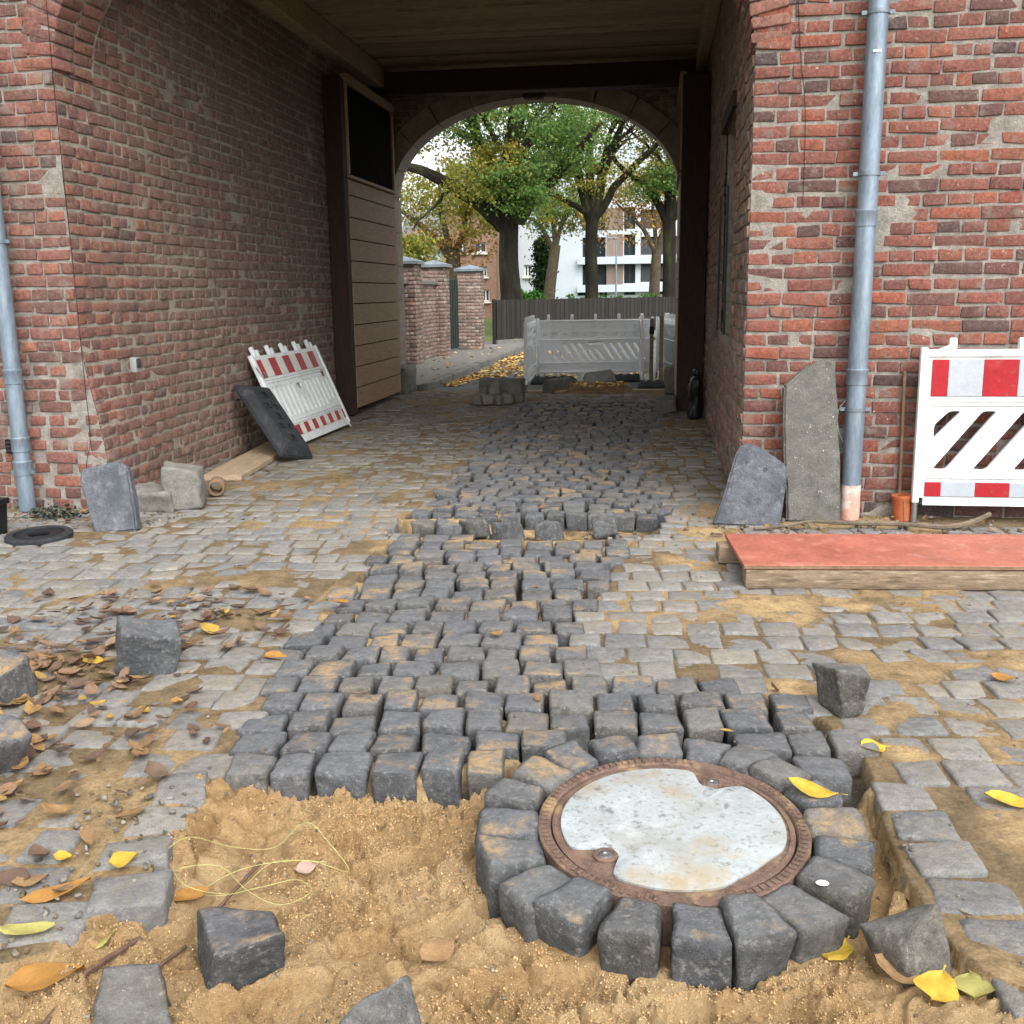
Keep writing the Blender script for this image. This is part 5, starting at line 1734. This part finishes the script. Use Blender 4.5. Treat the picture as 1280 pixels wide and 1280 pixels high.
for k, (x0, x1, y0, y1, z1, cap) in enumerate([(-5.5, -4.92, 17.4, 18.0, 2.08, 1), (-5.5, -5.12, 18.0, 20.7, 1.70, 0), (-5.5, -4.90, 20.7, 21.3, 2.10, 1), (-5.5, -5.10, 21.3, 23.6, 1.72, 0), (-5.5, -4.90, 23.6, 24.2, 2.10, 1)]):
    bricked('pilaster' if cap else 'panel', x0, x1, y0, y1, z1, cap, gw, k)
for k, (y0, y1) in enumerate(((18.0, 20.7), (21.3, 23.6))):
    put('coping', MB().box((-5.28, (y0 + y1) / 2, 1.75), (.46, y1 - y0 - .01, .09), bev=.01).mesh('coping', m_block), gw)
gp = thing('gate_pillar', 'free-standing brick pillar with flat cap at the end of the garden wall', 'pillar', T(-4.85, 26.5, .09))
WORLD_BUILT.add(gp.name)
bricked('shaft', -5.12, -4.52, 26.2, 26.8, 2.05, 1, gp, 9)
gt = thing('garden_gate', 'narrow green metal gate between garden wall and brick pillar', 'gate', T(-5.1, 25.2, .1))
WORLD_BUILT.add(gt.name)
put('frame', MB().box((-5.1, 25.2, 1.0), (.04, 1.8, 1.7)).mesh('frame', m_green), gt)
for j in range(6):
    put('bar', MB().box((-5.065, 24.45 + j * .3, 1.0), (.03, .05, 1.66)).mesh('bar', m_fence, rnd=.2), gt)

# board fence
fa, fbv = Vector((-4.55, 28.9, 0)), Vector((3.2, 40.4, 0))
fd = (fbv - fa).normalized()
fl = (fbv - fa).length
fang = math.atan2(fd.y, fd.x)
fn = thing('board_fence', 'dark weathered board fence running behind the white barriers', 'fence', T(*fa) @ RZ(fang))
nb = int(fl / .10)
vm_f = [MB().box((0, 0, 0), (.094, .022, 1.10)).mesh('board', m_fence, rnd=k * .17) for k in range(6)]
for k in range(nb):
    put('board', vm_f[k % 6], fn, WM[fn.name] @ T((k + .5) * .10, .012 * (k % 2) - .03, .76 + gl.normal(0, .008)))
for k in range(8):
    put('post', MB().box((fl * k / 7, .06, .66), (.09, .09, 1.34)).mesh('post', m_fence, rnd=.5), fn)
for z in (.45, 1.15):
    put('rail', MB().box((fl / 2, .03, z), (fl, .05, .08)).mesh('rail', m_fence, rnd=.5), fn)
put('plinth', MB().box((fl / 2, 0, .08), (fl, .12, .24), bev=.01).mesh('plinth', m_footpath), fn)


# ------------------------------------------------------------------ trees
def leaf_cloud(C, size, seed):
    g = np.random.default_rng(seed)
    n = len(C)
    a = g.normal(size=(n, 3))
    a /= np.linalg.norm(a, axis=1, keepdims=True)
    b = g.normal(size=(n, 3))
    b -= a * (a * b).sum(1, keepdims=True)
    b /= np.linalg.norm(b, axis=1, keepdims=True)
    s = (size * g.uniform(.6, 1.3, n))[:, None]
    nrm = np.cross(a, b)
    V = np.stack([C - a * s * .55, C - b * s * .34 + nrm * s * .1, C + a * s * .55, C + b * s * .34 + nrm * s * .1], 1).reshape(-1, 3)
    F = np.arange(4 * n).reshape(n, 4)
    return V, F, np.repeat(g.random(n), 4)


def crown_points(blobs, seed):
    g = np.random.default_rng(seed)
    out = []
    for c, r, nc, per, cr in blobs:
        d = g.normal(size=(nc, 3))
        d /= np.linalg.norm(d, axis=1, keepdims=True)
        cc = np.array(c) + d * np.array(r) * (g.random(nc) ** .45)[:, None]
        for p in cc:
            k = int(per * g.uniform(.5, 1.5))
            out.append(p + g.normal(0, 1, (k, 3)) * np.array([cr, cr, cr * .55]) * g.uniform(.6, 1.2))
    return np.concatenate(out)


def tree(label, base, trunk, limbs, crowns, bark, seed):
    t = thing('tree', label, 'tree', T(*base), 'trees beyond the fence')
    M0 = Matrix.Identity(4)
    put('trunk', MB().tube(smooth_path(trunk[0], 5), list(np.interp(np.linspace(0, 1, 5 * (len(trunk[0]) - 1) + 1), np.linspace(0, 1, len(trunk[1])), trunk[1])), 14).mesh('trunk', bark, True), t, M0)
    for pts, rs in limbs:
        sm = smooth_path(pts, 5)
        g = np.random.default_rng(seed + len(sm))
        sm = [p + Vector(g.normal(0, .03, 3)) for p in sm]
        put('limb', MB().tube(sm, list(np.interp(np.linspace(0, 1, len(sm)), np.linspace(0, 1, len(rs)), rs)), 8).mesh('limb', bark, True), t, M0)
    for k, (mat, size, blobs) in enumerate(crowns):
        V, F, r = leaf_cloud(crown_points(blobs, seed * 7 + k), size, seed + k)
        put('crown', mesh_np('crown', V, F, mat, False, {'rnd': r}), t, M0)
    return t


def rnd_limbs(o, n, l0, l1, zlo, zhi, r0, seed):
    g = np.random.default_rng(seed)
    out = []
    for k in range(n):
        a = 2 * math.pi * k / n + g.normal(0, .4)
        L = g.uniform(l0, l1)
        z = g.uniform(zlo, zhi)
        p = [Vector(o), Vector(o) + Vector((math.cos(a) * L * .35, math.sin(a) * L * .35, z * .4)), Vector(o) + Vector((math.cos(a) * L * .7, math.sin(a) * L * .7, z * .72)), Vector(o) + Vector((math.cos(a) * L, math.sin(a) * L, z))]
        out.append((p, [r0, r0 * .7, r0 * .45, r0 * .15]))
        for q in range(3):
            s = p[1 + q % 2] if q < 2 else p[2]
            e = s + Vector((g.normal(0, 1.1), g.normal(0, 1.1), g.uniform(.2, 1.5)))
            out.append(([s, (s + e) / 2 + Vector(g.normal(0, .1, 3)), e], [r0 * .4, r0 * .25, .015]))
    return out


B1 = (-5.15, 36, 0)
tree('large mossy-trunked tree with green crown rising behind the board fence', B1, ([(-5.15, 36, -.1), (-5.12, 36, 1.2), (-5.2, 36, 2.6), (-5.15, 36, 4.2)], [.48, .38, .34, .32]),
     [([(-5.3, 36, 3.7), (-6.1, 35.8, 4.5), (-7.3, 35.5, 5.2), (-9.2, 35.2, 6.0)], [.30, .26, .20, .10]), ([(-4.95, 36, 3.8), (-4.2, 35.8, 4.8), (-3.2, 35.5, 5.6), (-2.0, 35.2, 6.9)], [.30, .24, .17, .07]),
      ([(-5.1, 36, 4.0), (-5.0, 36.2, 6.5), (-4.8, 36.3, 9), (-4.6, 36.5, 12)], [.36, .28, .2, .08]), ([(-7.0, 35.5, 5.1), (-7.6, 35.3, 4.4), (-8.4, 35.1, 3.6)], [.08, .05, .02]),
      ([(-5.2, 36, 4.1), (-6.2, 36.3, 6.5), (-6.9, 36.5, 9.5)], [.26, .2, .07])] + rnd_limbs((-5, 36, 5.5), 7, 2.5, 4, 2, 5, .12, 3),
     [(m_leaf_g, .11, [((-5.0, 36, 8.6), (3.7, 3.0, 4.0), 200, 115, .34), ((-4.7, 34.6, 5.0), (1.1, .9, 1.0), 44, 95, .26), ((-3.2, 35, 6.2), (1.3, 1.2, 1.3), 40, 90, .3)]),
      (m_leaf_y, .11, [((-7.8, 36, 7.4), (2.2, 2.0, 2.6), 52, 70, .32), ((-5.6, 35.0, 5.4), (1.5, 1.0, 1.2), 50, 85, .26), ((-5.2, 36.2, 9.0), (3.6, 2.8, 3.6), 50, 75, .34)])], m_bark, 11)
B2 = (-2.74, 42, 0)
tree('tall tree with slender dark trunk forking high behind the barriers', B2, ([(-2.74, 42, -.1), (-2.72, 42, 1.6), (-2.76, 42, 3.2), (-2.7, 42, 4.6)], [.31, .26, .24, .25]),
     [([(-2.75, 42, 4.2), (-3.3, 42, 6.2), (-3.6, 42, 8.4), (-3.5, 42, 11)], [.22, .18, .12, .05]), ([(-2.7, 42, 4.3), (-2.2, 42, 6.2), (-1.6, 42, 7.8), (-1.1, 42, 10)], [.22, .17, .12, .05]),
      ([(-2.65, 42, 4.2), (-1.6, 41.8, 5.7), (-.2, 41.6, 7.0), (1.2, 41.4, 8.4)], [.18, .14, .10, .04]), ([(-2.8, 42, 4.4), (-3.7, 41.6, 5.0), (-5.0, 41.3, 5.4)], [.14, .10, .04]),
      ([(-2.7, 42, 4.4), (-2.8, 42, 7.0), (-2.4, 42, 10.5)], [.2, .15, .05])] + rnd_limbs((-2.5, 42, 6), 7, 2, 3.8, 2, 5, .09, 5),
     [(m_leaf_g, .11, [((-3.0, 42, 10.2), (4.0, 3.0, 3.6), 115, 105, .34), ((-4.0, 41.2, 6.6), (1.4, 1.2, 1.3), 36, 85, .28)]), (m_leaf_y, .11, [((-1.0, 42, 8.2), (3.2, 2.4, 2.8), 80, 75, .32), ((-3.2, 41.5, 5.8), (1.8, 1.2, 1.0), 22, 65, .26)])], m_bark, 23)
tree('dark trunked tree at the arch edge with bluish green leaves', (.37, 43, 0), ([(.37, 43, -.1), (.35, 43, 2), (.30, 43, 4.4)], [.32, .27, .25]),
     [([(.3, 43, 4.2), (-.5, 43, 5.4), (-1.6, 43, 6.3), (-2.4, 43, 7.4)], [.2, .16, .1, .04]), ([(.3, 43, 4.3), (.4, 43, 7), (.9, 43, 10.5)], [.26, .2, .06]), ([(.3, 43, 4.2), (1.4, 43, 6), (2.6, 43, 8)], [.2, .14, .05])] + rnd_limbs((.4, 43, 6), 5, 2, 3.4, 2, 4, .09, 8),
     [(m_leaf_g, .11, [((.9, 42.6, 8.0), (2.4, 2.0, 3.2), 100, 90, .32), ((.1, 42, 5.6), (1.1, 1, .8), 22, 80, .24)]), (m_leaf_y, .11, [((-.4, 43, 7.2), (2.0, 2.0, 2.2), 40, 42, .32)])], m_bark, 31)
tree('small tree with thin forked trunk and orange leaves before the balconies', (-.30, 50, 0), ([(-.30, 50, -.1), (-.28, 50, 1.8), (-.2, 50, 3.4)], [.30, .25, .22]),
     [([(-.2, 50, 3.2), (-1.1, 50, 4.6), (-2.2, 50, 5.6)], [.14, .09, .03]), ([(-.2, 50, 3.2), (.2, 50, 4.8), (.9, 50, 6.4)], [.15, .1, .03]), ([(-.2, 50, 3.3), (-.4, 50, 5), (-.5, 50, 7)], [.12, .08, .03])],
     [(m_leaf_o, .15, [((-1.9, 50, 4.9), (2.2, 1.4, 1.6), 34, 34, .38), ((-.2, 50, 6.0), (1.8, 1.4, 1.3), 26, 36, .36)]), (m_leaf_y, .15, [((-.4, 50, 6.6), (2.4, 1.6, 1.6), 46, 38, .36)])], m_barkl, 41)
tree('slim tree with leaning grey trunk beside the white apartment block', (-5.75, 55, 0), ([(-5.95, 55, -.1), (-5.75, 55, 1.8), (-5.45, 55, 3.9)], [.36, .30, .26]),
     [([(-5.5, 55, 3.6), (-6.4, 55, 5.0), (-7.6, 55, 5.4)], [.14, .1, .03]), ([(-5.45, 55, 3.7), (-5.0, 55, 5.4), (-4.2, 55, 6.6)], [.14, .1, .03]), ([(-5.45, 55, 3.7), (-5.6, 55, 6), (-5.5, 55, 8)], [.14, .1, .03])],
     [(m_leaf_g, .15, [((-5.3, 55, 6.2), (2.6, 1.8, 1.8), 80, 42, .4)]), (m_leaf_y, .15, [((-4.9, 55, 5.2), (2.2, 1.5, 1.0), 34, 40, .36), ((-6.5, 55, 6.4), (1.8, 1.4, 1.4), 30, 40, .36)])], m_barkl, 51)
tree('grey trunked tree with orange and yellow leaves before the brick house', (-9.4, 47, 0), ([(-9.4, 47, -.1), (-9.3, 47, 1.8), (-9.35, 47, 3.4)], [.40, .34, .34]),
     [([(-9.4, 47, 3.1), (-10.4, 47, 4.2), (-11.8, 47, 5.2)], [.2, .14, .05]), ([(-9.3, 47, 3.2), (-8.7, 47, 4.6), (-8.4, 47, 6.5)], [.18, .12, .05]), ([(-9.4, 47, 3.2), (-9.8, 47, 5), (-9.9, 47, 7)], [.18, .12, .05])],
     [(m_leaf_o, .15, [((-10.6, 46.6, 3.6), (1.6, 1.2, .8), 22, 36, .34), ((-8.3, 46.6, 3.5), (1.1, 1.0, .8), 12, 34, .3)]), (m_leaf_y, .15, [((-8.9, 47, 5.4), (2.4, 1.8, 1.6), 105, 46, .38), ((-11.2, 47, 5.6), (1.8, 1.6, 1.5), 40, 40, .38)])], m_barkl, 61)
# far wood beyond the buildings reads as one mass
iv = thing('ivy_bush', 'yellow green ivy bush rising behind the garden wall caps', 'bush', T(-6.9, 28.2, 0))
V, F, r = leaf_cloud(crown_points([((-6.9, 28.2, 2.3), (1.0, .8, .95), 90, 50, .16)], 71), .11, 72)
put('foliage', mesh_np('foliage', V, F, m_ivy, False, {'rnd': r}), iv, Matrix.Identity(4))
put('stem', MB().tube([(-6.9, 28.2, 0), (-6.95, 28.2, 1.0), (-6.9, 28.2, 2.2)], .06, 8).mesh('stem', m_barkl, True), iv, Matrix.Identity(4))
for k, (x, y, z, r_, lab) in enumerate([(-7.0, 52, .95, .62, 'clipped round green bush left of its twin behind the fence'), (-6.35, 52.6, .95, .55, 'clipped round green bush partly hidden by its twin')]):
    bt = thing('round_bush', lab, 'bush', T(x, y, 0))
    V, F, rr_ = leaf_cloud(crown_points([((x, y, z), (r_, r_, r_ * 1.1), 130, 42, .10)], 80 + k), .12, 81 + k)
    put('foliage', mesh_np('foliage', V, F, m_hedge, False, {'rnd': rr_}), bt, Matrix.Identity(4))
    put('stem', MB().tube([(x, y, 0), (x, y, z)], .06, 6).mesh('stem', m_barkl), bt, Matrix.Identity(4))
ct = thing('conifer', 'narrow dark conifer beside the white apartment block', 'tree', T(-6.5, 58, 0))
V, F, rr_ = leaf_cloud(crown_points([((-6.5, 58, .9 + .62 * k), (.62 - .07 * k, .62 - .07 * k, .5), 40, 40, .16) for k in range(6)], 90), .16, 91)
put('crown', mesh_np('crown', V, F, m_conifer, False, {'rnd': rr_}), ct, Matrix.Identity(4))
put('trunk', MB().tube([(-6.5, 58, 0), (-6.5, 58, 3.5)], [.12, .04], 8).mesh('trunk', m_barkl), ct, Matrix.Identity(4))
hd = thing('hedge', 'long low clipped hedge just behind the board fence', 'hedge', T(-2, 46, 0))
V, F, rr_ = leaf_cloud(crown_points([((-5.2 + k * .55, 45.5 + k * .25, .85), (.45, .4, .45), 16, 44, .13) for k in range(18)], 95), .13, 96)
put('foliage', mesh_np('foliage', V, F, m_hedge, False, {'rnd': rr_}), hd, Matrix.Identity(4))
put('stem', MB().tube([(-5.2, 45.5, .3), (0, 47.9, .3), (4, 49.7, .3)], .1, 6).mesh('stem', m_barkl), hd, Matrix.Identity(4))


# ------------------------------------------------------------------ houses behind the trees
def px2(px, py, y):
    d = _f + CR * ((px - 640) / FPX) - CU * ((py - 640) / FPX)
    t = y / d.y
    return d.x * t, CAM_Z + d.z * t


ya = 72.0
ap = thing('apartment_block', 'white modern apartment block with dark windows and balconies behind the trees', 'building', T(0, ya, 0))
xa0 = px2(686, 330, ya)[0]
wins = [(728, 297, 757, 321), (780, 293, 794, 319), (728, 329, 758, 356), (780, 327, 794, 354), (722, 364, 735, 369.5), (749, 364, 759, 369.5), (780, 362.5, 794, 368.5), (728, 262, 757, 288), (780, 259, 794, 286)]
bal = [(801, 326, 836, 352), (801, 296, 836, 318), (801, 262, 836, 285), (840, 325, 880, 351), (840, 295, 880, 317), (815, 359, 836, 368)]
rects_ = []
holes = []
for w in wins + bal:
    (x0, z1_), (x1, z0_) = px2(w[0], w[1], ya), px2(w[2], w[3], ya)
    rects_.append((x0, z0_, x1, z1_))
    holes.append([(x0, z0_), (x1, z0_), (x1, z1_), (x0, z1_)])
put('wall', MB().plate([(xa0, -.3), (14, -.3), (14, 11), (xa0, 11)], holes, .45, T(0, ya, 0)).mesh('wall', m_wall_white), ap, Matrix.Identity(4))
put('wing', MB().box(((xa0 + 14) / 2, ya + 6, 5.3), (14 - xa0, 10, 11.2)).mesh('wing', m_wall_white), ap, Matrix.Identity(4))
for i, (x0, z0_, x1, z1_) in enumerate(rects_):
    w_ = put('window', MB().box(((x0 + x1) / 2, ya + .40, (z0_ + z1_) / 2), (x1 - x0, .06, z1_ - z0_)).mesh('window', m_glass), ap, Matrix.Identity(4))
    fr = MB()
    nmul = 2 if i < len(wins) else 3
    for q in range(nmul + 1):
        fr.box((x0 + (x1 - x0) * q / nmul, ya + .35, (z0_ + z1_) / 2), (.07, .06, z1_ - z0_ - .01))
    put('frame', fr.mesh('frame', m_frame), w_, Matrix.Identity(4))
    if i >= len(wins):
        put('balustrade', MB().box(((x0 + x1) / 2, ya + .05, z0_ + .52), (x1 - x0 - .02, .04, 1.0)).mesh('balustrade', m_frame), w_, Matrix.Identity(4))
for py0, py1 in ((293, 320), (328, 355), (260, 287)):
    for q in range(3):
        x0, x1 = px2(758.5 + q * 7, py0, ya)[0], px2(765 + q * 7, py0, ya)[0]
        z1_, z0_ = px2(760, py0, ya)[1], px2(760, py1, ya)[1]
        put('facade_panel', MB().box(((x0 + x1) / 2, ya - .02, (z0_ + z1_) / 2), (x1 - x0, .06, z1_ - z0_)).mesh('facade_panel', m_clad, rnd=q * .3), ap, Matrix.Identity(4))
for py in (322, 357):
    z_ = px2(780, py, ya)[1]
    put('slab_band', MB().box(((xa0 + 14) / 2 + 1, ya - .25, z_ - .22), (14 - xa0 - 2.0, .5, .40)).mesh('slab_band', m_wall_white), ap, Matrix.Identity(4))


def small_house(name, label, yh, x0p, x1p, zt, mat, wins, seed, roof=True):
    h = thing(name, label, 'building', T(px2(x0p, 340, yh)[0], yh, 0))
    x0, x1 = px2(x0p, 340, yh)[0], px2(x1p, 340, yh)[0]
    I4 = Matrix.Identity(4)
    hs, rc = [], []
    for w in wins:
        (a, t_), (c, b_) = px2(w[0], w[1], yh), px2(w[2], w[3], yh)
        rc.append((a, b_, c, t_))
        hs.append([(a, b_), (c, b_), (c, t_), (a, t_)])
    put('wall', MB().plate([(x0, -.3), (x1, -.3), (x1, zt), (x0, zt)], hs, .3, T(0, yh, 0)).mesh('wall', mat), h, I4)
    put('side_wall', MB().box(((x0 + x1) / 2, yh + 4.5, zt / 2 - .16), (x1 - x0, 8, zt + .3)).mesh('side_wall', mat), h, I4)
    for a, b_, c, t_ in rc:
        w_ = put('window', MB().box(((a + c) / 2, yh + .26, (b_ + t_) / 2), (c - a, .06, t_ - b_)).mesh('window', m_glass), h, I4)
        fr = MB()
        for xx in (a + .04, (a + c) / 2, c - .04):
            fr.box((xx, yh + .20, (b_ + t_) / 2), (.08, .06, t_ - b_ - .01))
        for zz in (b_ + .04, t_ - .04):
            fr.box(((a + c) / 2, yh + .198, zz), (c - a - .01, .05, .08))
        put('frame', fr.mesh('frame', m_wframe), w_, I4)
        put('sill', MB().box(((a + c) / 2, yh - .05, b_ - .05), (c - a + .2, .2, .08)).mesh('sill', m_wframe), w_, I4)
    if roof:
        P = [(x0 - .3, yh - .4, zt), (x1 + .3, yh - .4, zt), (x1 + .3, yh + 9, zt), (x0 - .3, yh + 9, zt), (x0 - .3, yh + 4.3, zt + 3), (x1 + .3, yh + 4.3, zt + 3)]
        put('roof', MB().raw(P, [(0, 1, 5, 4), (1, 2, 5), (2, 3, 4, 5), (3, 0, 4), (0, 3, 2, 1)]).mesh('roof', m_roof), h, I4)
    return h


small_house('brick_house', 'brown brick house with white framed windows behind the orange tree', 60, 555, 620, 6.2, m_farbrick, [(592, 303, 608, 316), (599, 333, 609, 346), (601, 362, 612, 377), (572, 303, 583, 316)], 1)
small_house('white_house', 'white rendered house with one small window beside the conifer', 64, 622, 676, 6.6, m_wall_white, [(655, 331, 664, 346), (630, 331, 638, 346)], 2)
small_house('grey_roofed_house', 'pale house with grey roof far behind the leaning branch', 75, 500, 552, 4.6, m_wall_white, [(515, 330, 523, 342), (533, 330, 541, 342)], 3)
lp = thing('street_lamp', 'thin grey lamp pole in front of the white apartment block', 'lamp', T(px2(770, 360, 60)[0], 60, 0))
put('pole', MB().tube([(0, 0, 0), (0, 0, 4.4)], [.06, .04], 8).mesh('pole', m_zinc, True), lp)
put('lamp_head', MB().box((-.2, 0, 4.42), (.6, .15, .09), bev=.02).mesh('lamp_head', m_grey), lp)
